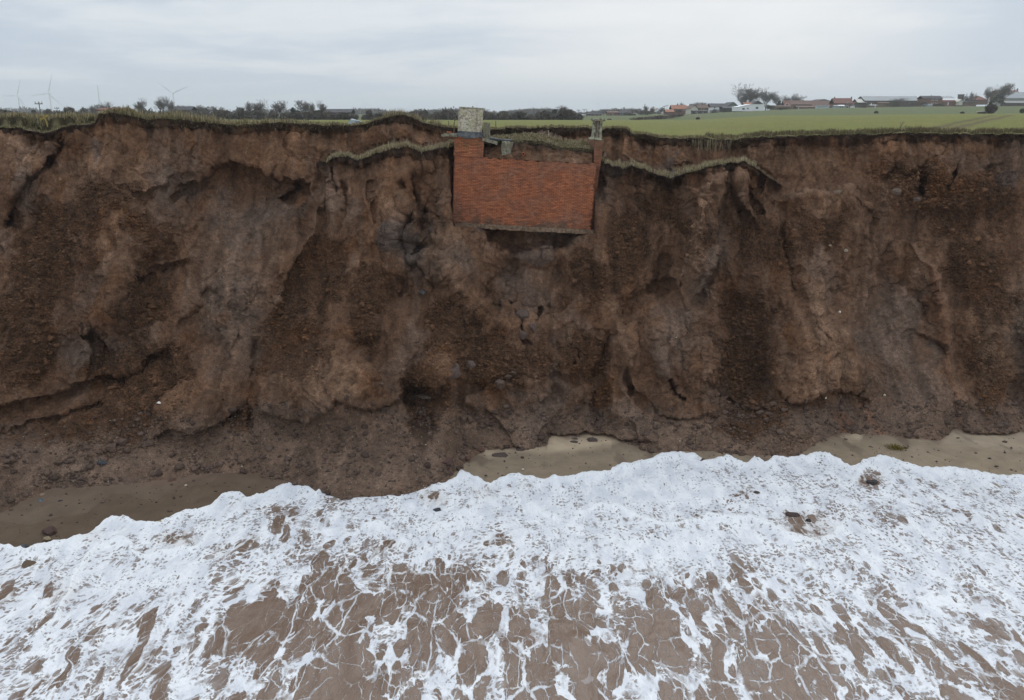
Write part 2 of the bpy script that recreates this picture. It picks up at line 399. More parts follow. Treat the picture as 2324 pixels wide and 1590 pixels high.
# pocket for the brick shelter
PB_u = (U > 1026) & (U < 1362)
wall_top = np.interp(U, [1020, 1098, 1100, 1353, 1364], [330, 330, 361, 374, 372])
wall_bot = np.interp(U, [1026, 1340], [513, 529])
behind = np.where(PB_u & (V > wall_top) & (V < wall_bot + 2), 42.95, 0)
D = np.where(PB_u & (U < 1350) & (V > wall_top) & (V < wall_bot + 1), np.maximum(D, 42.95), D)
# soil between the wall top and the turf
so = PB_u & (U > 1099) & (U < 1352) & (V <= wall_top) & (V > ridge[None] + 1)
fr = np.clip((wall_top - V) / np.maximum(wall_top - ridge[None], 1), 0, 1)
D = np.where(so, 42.52 + .62 * fr ** .7 + .10 * fbm(U / 16, V / 10, 2, 3) * np.minimum(1, fr * 4 + .05) + .25 * np.exp(-((fr - .86) / .1) ** 2), D)
# cavity under the wall
d1 = np.sqrt(((U - 1205) / 128) ** 2 + ((V - 524) / 60) ** 2) + .12 * fbm(U / 25, V / 20, 3, 3)
cav = (1 - sstep(d1, .72, 1.02)) * (V > wall_bot - 4)
cav2 = (1 - sstep(np.sqrt(((U - 1080) / 52) ** 2 + ((V - 524) / 12) ** 2), .6, 1.1)) * (V > wall_bot - 3)
D = np.maximum(D, D * (1 - cav) + cav * (43.6 + .25 * fbm(U / 30, V / 20, 8, 3)))
D = D + cav2 * .25
# slots beside the wall
D = D + 1.1 * np.exp(-((U - 1028) / 5.0) ** 2) * (V > 333) * (V < 505)
D = np.where((U > 1345) & (U < 1376) & (V > 322) & (V < 470), np.maximum(D, 43.5 - .9 * sstep(V, 400, 470)), D)

P = at(U, V, D)
# smooth normals of the sculpted surface
def normals(P):
    a = np.gradient(P, axis=0); b = np.gradient(P, axis=1); n = np.cross(a, b); n /= np.linalg.norm(n, axis=-1, keepdims=True) + 1e-9
    n *= np.sign(-(n * P_dir).sum(-1, keepdims=True)) ; return n
P_dir = P - np.array([0, 0, CZ])
N = normals(P)
for _ in range(3):                                          # blur the normals
    N[1:-1] = (N[:-2] + N[1:-1] * 2 + N[2:]) / 4; N[:, 1:-1] = (N[:, :-2] + N[:, 1:-1] * 2 + N[:, 2:]) / 4
N /= np.linalg.norm(N, axis=-1, keepdims=True) + 1e-9
X, Yw, Z = P[..., 0], P[..., 1], P[..., 2]

# ------------------------------------------------------------------ soil kinds, as masks
UR = U + wx + 34 * fbm(U / 110, V / 150, 41, 4, .6); VR = V + wy + 40 * fbm(U / 90, V / 150, 47, 4, .6)
def region(u0, v0, ru, rv, ang=0, soft=.5):
    a = R(ang); du, dv = UR - u0, VR - v0
    x = (du * math.cos(a) + dv * math.sin(a)) / ru; y = (-du * math.sin(a) + dv * math.cos(a)) / rv
    return 1 - sstep(np.sqrt(x * x + y * y), 1 - soft, 1 + .15)
crumb = 0
for a in [(120,600,130,150,0),(60,760,110,190,10),(200,470,170,60,-15),(320,520,80,90,0),(330,660,110,90,20),(230,960,170,60,-12),(350,900,110,60,-20),(545,960,55,60,0),
          (720,640,90,190,18),(660,780,110,120,20),(840,700,60,150,0),(960,900,60,110,0),(1020,760,110,100,0),(1130,800,150,60,0),(1310,800,70,70,0),(1355,910,28,60,0),(1430,560,70,150,0),
          (1340,640,60,90,0),(1580,500,60,90,0),(1690,780,95,210,4),(1730,560,90,100,0),(1700,960,120,40,8),(1860,520,110,70,0),(2180,460,190,80,6),(2230,640,110,170,-10),(2240,850,70,140,-4),(2080,400,110,50,0),
          (1120,840,160,30,0),(300,840,160,100,-10),(1500,470,60,60,0)]:
    crumb = np.maximum(crumb, region(*a, soft=.7))
grey = 0
for a in [(560,520,160,100,0),(540,700,110,190,10),(640,960,80,60,0),(760,990,220,70,0),(1200,930,160,70,0),(1460,960,110,60,0),(2040,760,120,170,-12),(2060,900,120,90,0),(1010,610,70,60,40),
          (240,780,130,70,-10),(100,1060,200,60,-12),(940,560,50,90,0),(1180,650,90,70,0),(1600,620,50,130,15),(1250,552,110,28,0),(2310,760,50,140,0),(60,440,30,60,0),(240,1060,300,40,-6),(850,1060,300,50,0),(400,430,60,50,0),
          (1530,780,70,120,10),(1350,400,30,50,0)]:
    grey = np.maximum(grey, region(*a, soft=.8))
pale = 0
for a in [(1880,780,60,130,-14),(1840,860,80,60,0),(2080,600,60,80,-30),(735,870,110,70,0),(1900,450,90,12,4),(470,560,60,20,-20),(620,640,16,140,18),(270,560,20,80,5),(320,400,120,40,-8),(1650,420,60,60,0),(2260,820,40,120,0),
          (1400,760,14,130,0),(1860,360,120,60,0),(2240,980,80,30,0),(1940,1000,80,30,20),(870,470,50,90,0),(1000,560,50,50,0),(500,640,14,180,12),(160,410,60,60,0),(60,360,80,60,0)]:
    pale = np.maximum(pale, region(*a, soft=.9))
n0 = fbm(X / 2.2, Yw / 2.2, Z / 2.2, 4); n00 = fbm(X / .7 + 9, Yw / .7, Z / .9, 4)
crumb = np.clip(crumb * 1.0 + .3 * n0 - .05, 0, 1); crumb = sstep(crumb + .25 * n00, .25, .75)
apron = sstep(V, toe_l(cu)[None] - 60, toe_l(cu)[None] - 5)
grey = np.clip(grey + .35 * n0 * (grey > .05), 0, 1) * (1 - .75 * crumb)
upper = 1 - sstep(V - rim[None], 60, 150)
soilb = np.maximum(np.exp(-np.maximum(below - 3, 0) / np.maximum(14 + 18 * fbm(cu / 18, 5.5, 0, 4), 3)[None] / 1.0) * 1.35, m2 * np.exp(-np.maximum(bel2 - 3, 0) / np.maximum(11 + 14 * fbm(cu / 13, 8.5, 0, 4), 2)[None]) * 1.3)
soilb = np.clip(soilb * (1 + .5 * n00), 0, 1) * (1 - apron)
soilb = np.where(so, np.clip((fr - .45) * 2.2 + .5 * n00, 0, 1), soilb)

# ------------------------------------------------------------------ small relief along the normals
calm = np.clip(edge + .15, 0, 1) * (1 - .8 * terr) * (1 - .7 * so)
h = .18 * fbm(X / 2.6, Yw / 2.6, Z / 1.8, 5, .5) + .05 * fbm(X / .9, Yw / .9, Z / 1.3, 4, .6) * (1 - .4 * crumb)
h = h + .07 * fbm(X / 1.1 + 4, Z / .45 * 1.0, Yw / 1.1, 4, .55, True) * grey                     # bedding in the smooth clay
# downslope gullies and flow ridges over the whole face, and sharp slabby breaks
gul = fbm((X + .12 * Z + .5 * n0) / 1.5, Z / 6.5, Yw / 9, 4, .55)
qx = X + .22 * n0 + .06 * n00; qy = Z + .45 * Yw + .22 * n00 * .5
h = h + (.26 * gul + .09 * fbm((X - .1 * Z) / .5, Z / 3.2, 7, 3, .5) * (1 - crumb)) * (1 - .85 * apron) * frame_in
fm = (1 - .75 * crumb) * (1 - .85 * apron) * (.35 + .9 * sstep(fbm(X / 3.4, Yw / 3, Z / 3.4 + 50, 3), -.25, .35))
h = h + fm * (.17 * facets(qx / 1.9, qy / 2.5, 21, 1.1) + .085 * facets(qx / .62 + .3 * n0, qy / .8, 33, 1.2) + .035 * facets(qx / .24, qy / .26, 43, 1.3))
h = h + crumb * .05 * facets(qx / .22, qy / .2, 51, 1.3) * (1 - apron * .5)
# vertical flutes in the upper scarp
h = h + .13 * upper * (1 - terr) * fbm(X / .55, Z / 2.8, Yw / 2, 4, .55, True)
# fractured blocks
f1, f2, rr = vor2((X + .25 * n0) / 1.15, (Z * 1.0 + Yw * .5 + .25 * n00) / .95, 3)
blk = sstep(fbm(X / 4, Yw / 4, Z / 4 + 5, 3), -.05, .45) * (1 - .6 * grey)
h = h - blk * (.10 * np.exp(-((f2 - f1) / .06) ** 2)) + blk * .16 * (rr - .5)
# clods
g1, g2, r1 = vor2(X / .34 + .3 * n00, (Z + .6 * Yw) / .30, 5)
g3, g4, r2 = vor2(X / .15, (Z + .6 * Yw) / .14 + .3 * n0, 9)
h = h + crumb * (.13 * (np.clip(.75 - g1, 0, 1) * (.3 + 1.2 * r1)) + .055 * (.6 - g3) * (.4 + r2))
h = h * (1 - .55 * apron * (1 - crumb)) + .02 * n00 * apron
pbz = sstep(U, 1020, 1032) * (1 - sstep(U, 1352, 1366)) * sstep(V, wall_top - 8, wall_top) * (1 - sstep(V, wall_bot, wall_bot + 14))
h = h * calm * (1 - .75 * cav) * (1 - pbz)
P = P + N * h[..., None]
top_row = P[0].copy()

# ------------------------------------------------------------------ soil colour
c = np.broadcast_to(np.array([.138, .083, .051]), P.shape).copy()
c = lerp(c, [.165, .098, .058], upper * .7)
c = lerp(c, [.098, .054, .028], crumb * .7)
c = lerp(c, [.140, .106, .084], grey * .9)
c = lerp(c, [.235, .158, .106], np.clip(pale * (.55 + .5 * n00), 0, .85))
c = lerp(c, [.150, .108, .080], apron * .85 * (1 - crumb))
lines = 0
for pts_, w_, a_ in [([(738,430),(708,515),(655,615),(610,720)],9,.9),([(520,560),(515,640),(525,720),(520,790)],7,.6),([(560,540),(575,620),(560,700)],10,.4),([(270,470),(235,560),(245,650)],12,.7),([(1640,395),(1615,440),(1590,520),(1570,620),(1535,680)],16,.8),
        ([(1395,650),(1400,730),(1425,800),(1440,860)],9,.6),([(1850,640),(1880,720),(1920,800),(1940,860)],26,.7),([(2095,560),(2130,640),(2150,740),(2170,860),(2182,960)],5,1.0),([(1940,880),(1965,930),(2000,990)],6,.9),([(320,440),(370,420),(395,402)],8,.8),
        ([(870,400),(880,470),(900,540)],16,.6),([(640,560),(600,640),(560,730),(520,850),(460,960)],7,.6),([(1750,470),(1800,520),(1830,600),(1860,680)],12,.5),([(1740,448),(1800,437),(1880,428),(1950,440)],6,.9),([(980,560),(1040,640),(1090,700)],14,.45),([(2260,700),(2240,800),(2230,900)],16,.5),
        ([(90,560),(70,680),(60,760)],14,.4),([(1270,640),(1240,700),(1200,760)],26,.4),([(300,360),(330,520),(300,640)],18,.35),([(800,820),(790,900),(760,940)],22,.4),([(1890,470),(1950,520),(2040,560),(2100,600)],14,.4)]:
    d_, s_d, t_d = pdist(UW, VW, pts_); lines = np.maximum(lines, a_ * np.exp(-(d_ / w_) ** 2) * sstep(t_d, 0, .1) * (1 - sstep(t_d, .85, 1)))
c = lerp(c, [.245, .165, .112], np.clip(lines * (.65 + .6 * n00), 0, .85))
sp1 = sstep(fbm(X / 3.5 + 30, Yw / 3, Z / 3.5, 3), .25, .6)
c = lerp(c, [.135, .103, .084], sp1 * .5 * (1 - crumb))              # blue grey clay lenses
rust = sstep(fbm(X / 2.5 - 30, Yw / 2, Z / 3.5, 3), .15, .6) * (1 - apron)
c = lerp(c, [.125, .058, .022], rust * .45)
strk = sstep(fbm(X / .35, Z / 4.5, 3.3, 3), .2, .75)
c = lerp(c, [.20, .148, .112], strk * .38 * (1 - crumb))
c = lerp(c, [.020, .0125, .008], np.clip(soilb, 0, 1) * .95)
c = lerp(c, [.105, .082, .044], terr * .85)
dmp = region(952, 900, 40, 60) * sstep(n00 + .2 * n0, -.1, .5) + region(960, 975, 22, 60) + region(1690, 820, 100, 160, 4) * .5
c = lerp(c, [.042, .024, .014], np.clip(dmp, 0, 1) * .75)
org = region(2020,1010,70,24,10) + region(1920,975,60,26,25) + np.exp(-(pdist(UW, VW, [(1960,900),(1985,960),(2015,1000),(2030,1030)])[0] / 6) ** 2) + np.exp(-(pdist(UW, VW, [(2100,590),(2140,700),(2155,800),(2180,960)])[0] / 7) ** 2) * .7
c = lerp(c, [.190, .098, .058], np.clip(org, 0, 1) * .6)
bl = region(930,545,40,45) + region(1200,575,60,14) + region(1090,530,24,20) + region(2270,430,30,20) + region(215,355,14,26) * 1.0 + region(1515,395,20,18)
c = lerp(c, [.090, .084, .084], np.clip(bl, 0, 1) * .5)
c = c * np.array([1.23, 1.075, .95])
c = c * (1 + .14 * n00 + .12 * n0 + .30 * np.clip(fbm((X + .1 * Z + .4 * n0) / .55, Z / 5.5, 61, 4, .6), -.9, .9) * (1 - apron) * (1 - .5 * soilb))[..., None]
c = c * (.86 + .28 * np.where(crumb > .3, r1, rr))[..., None]

mt = bpy.data.materials.new('boulder_clay'); mt.use_nodes = True; q = NT(mt.node_tree)
co = q.n('ShaderNodeNewGeometry').outputs['Position']
col = q.attr('Col', 'Color'); cr = q.attr('crumb'); apn = q.attr('apron')
f = q.noise(co, 5, 8, .68); f_ = q.ramp(f, .32, .68, .74, 1.28)
f2_ = q.ramp(q.noise(co, 19, 6, .75), .34, .66, .62, 1.40)
vv_ = q.vor(co, 9.0); vc = q.ramp(vv_, .0, .75, 1.2, .72)
mulf = q.m('MULTIPLY', q.m('MULTIPLY', f_, f2_), q.m('ADD', q.m('MULTIPLY', q.m('SUBTRACT', vc, 1.0), cr), 1.0))
colr = q.mix(1.0, col, q.n('ShaderNodeCombineXYZ', {0: mulf, 1: mulf, 2: mulf}).outputs[0], 'MULTIPLY')
# chalk and flint grit in the clay
gr_c = q.t.nodes.new('ShaderNodeTexVoronoi'); gr_c.inputs['Scale'].default_value = 8.5; q.put(gr_c.inputs['Vector'], co)
rsep = q.n('ShaderNodeSeparateXYZ', {0: gr_c.outputs['Color']})
grit = q.m('MULTIPLY', q.m('LESS_THAN', gr_c.outputs['Distance'], q.m('MULTIPLY', rsep.outputs[0], .16)), q.m('GREATER_THAN', rsep.outputs[1], q.ramp(apn, 0, 1, .985, .72)))
colr = q.mix(q.m('MULTIPLY', grit, .75), colr, (.42, .38, .28))
hh = q.m('ADD', q.m('MULTIPLY', q.noise(co, 7, 9, .72), .9), q.m('ADD', q.m('MULTIPLY', q.m('MULTIPLY', vv_, cr), -.8), q.m('MULTIPLY', q.m('MULTIPLY', q.vor(co, 22.0), cr), -.45)))
ck = q.vor(q.vm('ADD', co, q.n('ShaderNodeTexNoise', {'Vector': co, 'Scale': 1.2}).outputs[1]), 1.3, 'DISTANCE_TO_EDGE')
ckm = q.m('MULTIPLY', q.ramp(ck, 0.0, .035, 1, 0), q.ramp(q.noise(co, .35, 3), .52, .62))
hh = q.m('SUBTRACT', hh, q.m('MULTIPLY', ckm, .5))
bp = q.n('ShaderNodeBump', {'Strength': 1.0, 'Distance': .15, 'Height': hh})
bs = q.n('ShaderNodeBsdfPrincipled', {'Base Color': colr, 'Roughness': q.ramp(apn, 0, 1, .9, .62), 'Specular IOR Level': .22, 'Normal': bp.outputs[0]})
q.t.links.new(bs.outputs[0], q.n('ShaderNodeOutputMaterial').inputs[0]); CLAY = mt

nc = len(cu)
cliff = mesh_obj('cliff', P.reshape(-1, 3), grid_faces(NR, nc), CLAY, smooth=True, cols=c.reshape(-1, 3), attrs={'crumb': crumb.ravel(), 'apron': np.maximum(apron, .25 * grey).ravel()})
tag(cliff, kind='structure')

# ================================================================== LAND BEHIND THE RIM
ys = np.concatenate([[0, .15, .5, 1.0, 1.7], np.geomspace(2.6, 230, 85), np.linspace(238, 600, 75), np.geomspace(640, 14000, 24)])
pu = cu[(cu > -880)]; sel = np.where(cu > -880)[0]
z_r = top_row[sel, 2]; y_r = top_row[sel, 1]
v280 = L((-900,272),(1300,273),(1487,273),(1550,273.5),(1612,271),(1662,267),(1743,262.5),(1918,262.5),(2068,260),(2324,258.5),(3300,256))(pu)
z280 = CZ - 280 * kdep(v280)
z560 = L((-900,12.2),(1200,12.6),(1320,13.0),(1500,13.4),(1580,14.3),(1650,15.4),(1700,15.9),(1800,16.9),(1900,17.8),(2100,18.6),(2324,18.9),(3300,20))(pu)
GP = np.empty((len(ys), len(pu), 3))
for j, dy in enumerate(ys):
    Yq = y_r + dy if dy < 20 else (y_r * (1 - min(1, (dy - 20) / 60)) + dy + min(1, (dy - 20) / 60) * 45)
    t1 = np.clip((Yq - y_r) / (280 - y_r), 0, 1)
    zz = z_r + (z280 - z_r) * (t1 ** .8 if True else t1)
    # on the far left the old land surface stands half a metre above a slipped ledge
    if dy < 40 or True:
        lift = np.where(pu < 224, 14.78 + .05 * np.sin(pu / 23) - z_r, 0.0)
        zz = zz + lift * sstep(np.full_like(pu, dy) + .5 * np.sin(pu / 17) + .3 * np.sin(pu / 6.1), 2.6, 3.3) * (1 - t1)
    zz = np.where(Yq > 280, z280 + (z560 - z280) * sstep(Yq, 270, 570), zz)
    zz = np.where(Yq > 600, z560 + (11.0 - z560) * sstep(Yq, 600, 3500), zz)
    bb = (CZ - zz) / Yq; vv = vrow(bb)
    pt = at(pu, vv, Yq)
    GP[j] = pt
GP[0] = top_row[sel]
bump = fbm(GP[..., 0] / 1.1, GP[..., 1] / 1.1, 0, 3) * .06
GP[1:, :, 2] += bump[1:] * np.exp(-(ys[1:, None]) / 6)
GP[1, :, 2] += .03
gx, gy = GP[..., 0], GP[..., 1]; gu = CX + F * gx / (gy * cp + (CZ - GP[..., 2]) * sp_)
dist_r = gy - y_r[None]
m0 = fbm(gx / 6, gy / 14, 0, 4); m1_ = fbm(gx / 1.2, gy / 1.2, 3, 3)
strip = 1 - sstep(dist_r + 2.0 * m0, L((0,60),(500,38),(800,10),(1300,5),(1500,6),(2324,4))(gu) * .8, L((0,70),(500,45),(800,13),(1300,8),(1500,9),(2324,6))(gu))
G = np.broadcast_to(np.array([.165, .168, .044]), GP.shape).copy()
G = lerp(G, [.195, .172, .050], sstep(m0, -.2, .5) * .5)
earthy = sstep(fbm(gx / 9, gy / 9, 6, 4), .3, .7) * (1 - sstep(gy, 90, 150))
G = lerp(G, [.150, .105, .055], earthy * .35)
G = lerp(G, [.115, .135, .055], sstep(gy, 276, 284))
G = lerp(G, [.110, .120, .065], sstep(gy, 600, 1200))
G = lerp(G, [.145, .125, .065], sstep(fbm(gx / 18, gy / 30, 8, 3), .1, .5) * sstep(gy, 282, 300) * .6)
G = lerp(G, [.145, .120, .055], strip * .9)
for pts in ([(2120,298),(2143,290),(2200,275),(2255,262)], [(2060,300),(2130,281),(2215,263)]):         # wheel tracks, converted to places in the field
    tp = []
    for a_, b_ in pts:
        for Yt in np.linspace(48, 275, 228):
            zt = np.interp(a_, pu, z_r) + (np.interp(a_, pu, z280) - np.interp(a_, pu, z_r)) * ((Yt - 45) / 235) ** .8
            if vrow((CZ - zt) / Yt) <= b_: break
        tp.append(((a_ - CX) * Yt / F * 1.0, Yt))
    d, s, t = pdist(gx, gy, tp)
    G = lerp(G, [.105, .075, .045], np.exp(-(d / (.25 + gy * .003)) ** 2) * .8)
lg = (gu < 224) * 1.0
G = lerp(G, [.200, .150, .105], lg * (1 - sstep(dist_r, 2.0, 2.9)) * sstep(fbm(gx / 1.5, gy / 1.5, 8, 3) + .55 * sstep(gu, 40, 110) - .15, -.1, .25) * .9)
G = lerp(G, [.030, .024, .012], lg * sstep(dist_r, 2.2, 2.6) * (1 - sstep(dist_r, 3.3, 3.7)) * .9)
G *= (1 + .12 * m1_)[..., None]
mt = bpy.data.materials.new('farmland'); mt.use_nodes = True; q = NT(mt.node_tree)
co = q.n('ShaderNodeNewGeometry').outputs['Position']
mp = q.n('ShaderNodeMapping', {0: co}); mp.inputs['Rotation'].default_value = (0, 0, R(-52))
ws = q.t.nodes.new('ShaderNodeTexWave'); ws.inputs['Scale'].default_value = .55; ws.inputs['Distortion'].default_value = 1.2; ws.inputs['Detail'].default_value = 2; q.put(ws.inputs['Vector'], mp.outputs[0])
rows = q.m('MULTIPLY', q.ramp(ws.outputs['Fac'], .1, .9, -.5, .5), q.attr('crop'))
k_ = q.m('MULTIPLY', q.m('ADD', q.m('MULTIPLY', rows, .22), 1.0), q.ramp(q.noise(co, 2.5, 6, .7), .25, .75, .72, 1.28))
cl = q.mix(1.0, q.attr('Col', 'Color'), q.n('ShaderNodeCombineXYZ', {0: k_, 1: k_, 2: k_}).outputs[0], 'MULTIPLY')
bs = q.n('ShaderNodeBsdfPrincipled', {'Base Color': cl, 'Roughness': .95, 'Specular IOR Level': .1, 'Normal': q.n('ShaderNodeBump', {'Strength': .6, 'Distance': .1, 'Height': q.noise(co, 6, 5, .7)}).outputs[0]})
q.t.links.new(bs.outputs[0], q.n('ShaderNodeOutputMaterial').inputs[0])
crop = (1 - strip) * (gy < 278)
land = mesh_obj('fields', GP.reshape(-1, 3), grid_faces(len(ys), len(pu))[:, ::-1].copy(), mt, smooth=True, cols=G.reshape(-1, 3), attrs={'crop': crop.ravel().astype(float)})
tag(land, kind='structure')
def ground_z(x, y):
    """height of the land at a place behind the rim"""
    u = CX + F * x / (y * cp + 2 * sp_)
    j = np.argmin(np.abs(pu - u)); return float(np.interp(y, GP[:, j, 1], GP[:, j, 2]))

# ================================================================== BEACH
wl = L((-900,1290),(-300,1262),(0,1235),(60,1246),(80,1240),(120,1230),(200,1215),(225,1195),(255,1174),(290,1172),(310,1185),(325,1184),(355,1188),(390,1172),(420,1160),(480,1148),(505,1122),(522,1116),(545,1118),(560,1128),(600,1120),(630,1106),(655,1096),(690,1097),(704,1106),(716,1120),(728,1104),(740,1094),
       (780,1088),(815,1098),(850,1105),(920,1098),(940,1092),(980,1100),(1015,1095),(1036,1085),(1045,1067),(1062,1074),(1090,1088),(1112,1100),(1135,1084),(1160,1078),(1200,1080),(1225,1088),(1250,1082),(1300,1080),(1345,1072),(1388,1070),(1384,1063),(1430,1051),(1480,1043),(1500,1030),(1540,1027),(1575,1028),
       (1605,1045),(1650,1035),(1690,1052),(1712,1038),(1740,1050),(1758,1032),(1800,1028),(1830,1034),(1850,1027),(1880,1032),(1930,1058),(1952,1055),(1960,1042),(2000,1035),(2025,1037),(2050,1050),(2095,1060),(2130,1062),(2180,1064),(2240,1075),(2290,1078),(2324,1080),(2700,1098),(3300,1110))
bu = np.arange(-860, 3260, 5.0); bs_ = np.linspace(0, 1, 90)
b_top = foot_l(bu) - 42; b_bot = wl(bu) + 55
BV = b_top + bs_[:, None] * (b_bot - b_top); BU = np.broadcast_to(bu, BV.shape)
wob = fbm(BU / 60, BV / 60, 2, 3) * 8
zB = .14 + (foot_l(BU) + wob - BV) * .0016; wlz = wl(BU)
zB = np.where(BV > foot_l(BU), .14 * (wlz + 14 - BV) / np.maximum(wlz + 14 - foot_l(BU), 25), zB)
zB = np.clip(zB, -.25, .3)
BP = atz(BU, BV, zB)
BP[..., 2] += .012 * fbm(BP[..., 0] / .8, BP[..., 1] / 2.2, 0, 3)
wet = sstep(BV, wlz - 70 + 16 * fbm(BU / 90, 1.0, 4, 3), wlz - 45) ; leftd = 1 - sstep(BU, 500, 1050)
cb = np.broadcast_to(np.array([.52, .395, .26]), BP.shape).copy()
cb = lerp(cb, [.25, .19, .13], wet * .85)
cb = lerp(cb, [.118, .082, .054], leftd * .9)
nb = fbm(BP[..., 0] / .9, BP[..., 1] / 2.4, 5, 4)
cb = lerp(cb, [.38, .295, .20], sstep(BU, 1900, 2100) * .75)
cb = lerp(cb, [.10, .072, .055], sstep(nb, .35, .7) * .4)
near_ = np.exp(-np.maximum(BV - foot_l(BU) - 4 * nb, 0) / (7 + 16 * leftd)); cb = lerp(cb, [.165, .108, .074], np.clip(near_ * (.75 + .5 * nb), 0, .9))
mt = bpy.data.materials.new('wet_sand'); mt.use_nodes = True; q = NT(mt.node_tree)
co = q.n('ShaderNodeNewGeometry').outputs['Position']
k_ = q.m('MULTIPLY', q.ramp(q.noise(co, 1.2, 5, .6), .3, .7, .88, 1.12), q.ramp(q.noise(co, 60, 3, .7), .3, .7, .88, 1.12))
cl = q.mix(1.0, q.attr('Col', 'Color'), q.n('ShaderNodeCombineXYZ', {0: k_, 1: k_, 2: k_}).outputs[0], 'MULTIPLY')
pb = q.t.nodes.new('ShaderNodeTexVoronoi'); pb.inputs['Scale'].default_value = 2.3; q.put(pb.inputs['Vector'], co)
rs_ = q.n('ShaderNodeSeparateXYZ', {0: pb.outputs['Color']})
cl = q.mix(q.m('MULTIPLY', q.m('LESS_THAN', pb.outputs['Distance'], q.m('MULTIPLY', rs_.outputs[0], .12)), .8), cl, (.07, .045, .035))
sco = q.n('ShaderNodeMapping', {0: co}); sco.inputs['Scale'].default_value = (1.0, .3, 1)
bs = q.n('ShaderNodeBsdfPrincipled', {'Base Color': cl, 'Roughness': q.ramp(q.attr('wet'), 0, 1, .7, .22), 'Specular IOR Level': .35,
     'Normal': q.n('ShaderNodeBump', {'Strength': .35, 'Distance': .05, 'Height': q.noise(sco.outputs[0], 4, 6, .6)}).outputs[0]})
q.t.links.new(bs.outputs[0], q.n('ShaderNodeOutputMaterial').inputs[0])
beach = mesh_obj('beach', BP.reshape(-1, 3), grid_faces(*BV.shape), mt, smooth=True, cols=cb.reshape(-1, 3), attrs={'wet': np.maximum(wet, leftd * .6).ravel()})
tag(beach, kind='structure')

# ================================================================== SEA
su = np.arange(-880, 3290, 3.2)
edge_n = 3.0 * fbm(su / 16, 2.2, 0, 3) + 1.5 * fbm(su / 5, 7.2, 0, 2)
wv = wl(su) + edge_n * .8
dv = np.concatenate([[0, .7, 1.6, 2.8, 4.2, 6], np.linspace(8.5, 420, 150), np.geomspace(430, 620, 12)])
SV = wv[None] + dv[:, None] * np.ones_like(su)[None]; SU = np.broadcast_to(su, SV.shape)
SP = atz(SU, SV, np.zeros_like(SV))
# beyond the lower frame edge the sheet runs on behind the camera
ext = []
for q_ in (2, 6, 14, 40, 120, 600):
    r = SP[-1].copy(); r[:, 1] -= q_; r[:, 0] *= 1 + q_ * .25; ext.append(r)
SPX = np.concatenate([SP, np.stack(ext)], 0)
SVX = np.concatenate([SV, np.broadcast_to(SV[-1], (6, len(su))) + 100], 0); SUX = np.concatenate([SU, np.broadcast_to(su, (6, len(su)))], 0)
sx, sy = SPX[..., 0], SPX[..., 1]; dd = SVX - wv[None]
vb = L((-900,1600),(0,1510),(150,1440),(350,1380),(500,1340),(640,1275),(700,1262),(850,1270),(1000,1310),(1150,1345),(1300,1365),(1450,1385),(1600,1355),(1700,1350),(1800,1385),(1950,1430),(2100,1450),(2324,1490),(3300,1560))(SUX)
base_lo = L((-900,.22),(0,.18),(350,.12),(480,.07),(600,-.02),(750,-.12),(900,-.04),(1050,-.06),(1200,-.12),(1450,-.13),(1600,-.08),(1800,-.06),(1950,.0),(2150,.03),(2324,.05),(3300,.2))(SUX)
warpx = fbm(sx / 3.0, sy / 5.0, 3, 3) * .5
n_s = fbm((sx + warpx) / 1.3, sy / 4.5, 1, 4); n_b = fbm(sx / 2.6, sy / 2.6, 12, 4); n_f = fbm((sx + warpx) / .55, sy / 1.5, 4, 3)
tt_ = sstep(SVX + 30 * n_b + 55 * n_s, vb - 140, vb + 95)
str1 = fbm((sx + 1.3 * warpx + .02 * sy) / .95, sy / 6.5, 31, 3, .5, True)         # long bands of thicker foam dragged out by the backwash
str2 = fbm((sx + warpx) / .5, sy / 2.6, 37, 3, .5, True)
Fo = (.775 - .06 * sstep(dd, 30, 200)) * (1 - tt_) + (base_lo + .07) * tt_
Fo = Fo + (.08 + .30 * tt_) * np.clip(str1, -.6, 1.2) + .07 * str2 * (.4 + .6 * tt_) + .13 * n_b + .04 * n_f
Fo = Fo + .16 * fbm(sx / 7, sy / 4.5, 55, 3) * (1 - tt_)
for a in [(1480,1110,190,60,4,.42),(1330,1230,150,40,0,.2),(1560,1250,120,40,0,.3),(560,1300,150,25,-30,.2),(640,1140,80,14,-10,.2),(2200,1090,120,14,8,.3),(350,1300,120,25,-25,.25)]:
    ca, sa = math.cos(R(a[4])), math.sin(R(a[4])); du, dv_ = SUX + 14 * n_s - a[0], SVX + 10 * n_b - a[1]
    Fo = Fo + a[5] * (1 - sstep(np.hypot((du * ca + dv_ * sa) / a[2], (-du * sa + dv_ * ca) / a[3]), .3, 1.2))
holes = 0
for a in [(400,1222,55,22,0,.9),(205,1225,40,14,-20,.5),(15,1345,45,40,0,.7),(130,1340,50,40,20,.6),(935,1315,80,28,12,.8),(985,1135,40,26,0,.9),(880,1235,40,20,0,.6),(1100,1120,30,22,0,.5),(1976,1092,42,26,-8,.95),
          (1830,1195,75,40,14,.95),(1190,1100,26,12,0,.45),(1130,1225,50,18,-20,.4),(1700,1120,26,26,0,.35),(1590,1045,18,8,10,.6),(1545,1202,16,8,0,.7),(560,1235,40,20,-20,.5),(650,1170,50,30,0,.35),(780,1130,60,16,0,.3),(2200,1110,80,20,12,.25),
          (1420,1300,40,18,0,.4),(500,1250,30,20,-20,.5),(1160,1385,60,16,0,.3)]:
    du, dv_ = SUX + 10 * n_s - a[0], SVX + 8 * n_b - a[1]; ca, sa = math.cos(R(a[4])), math.sin(R(a[4]))
    r = np.hypot((du * ca + dv_ * sa) / a[2], (-du * sa + dv_ * ca) / a[3])
    holes = np.maximum(holes, a[5] * (1 - sstep(r, .35, 1.15)))
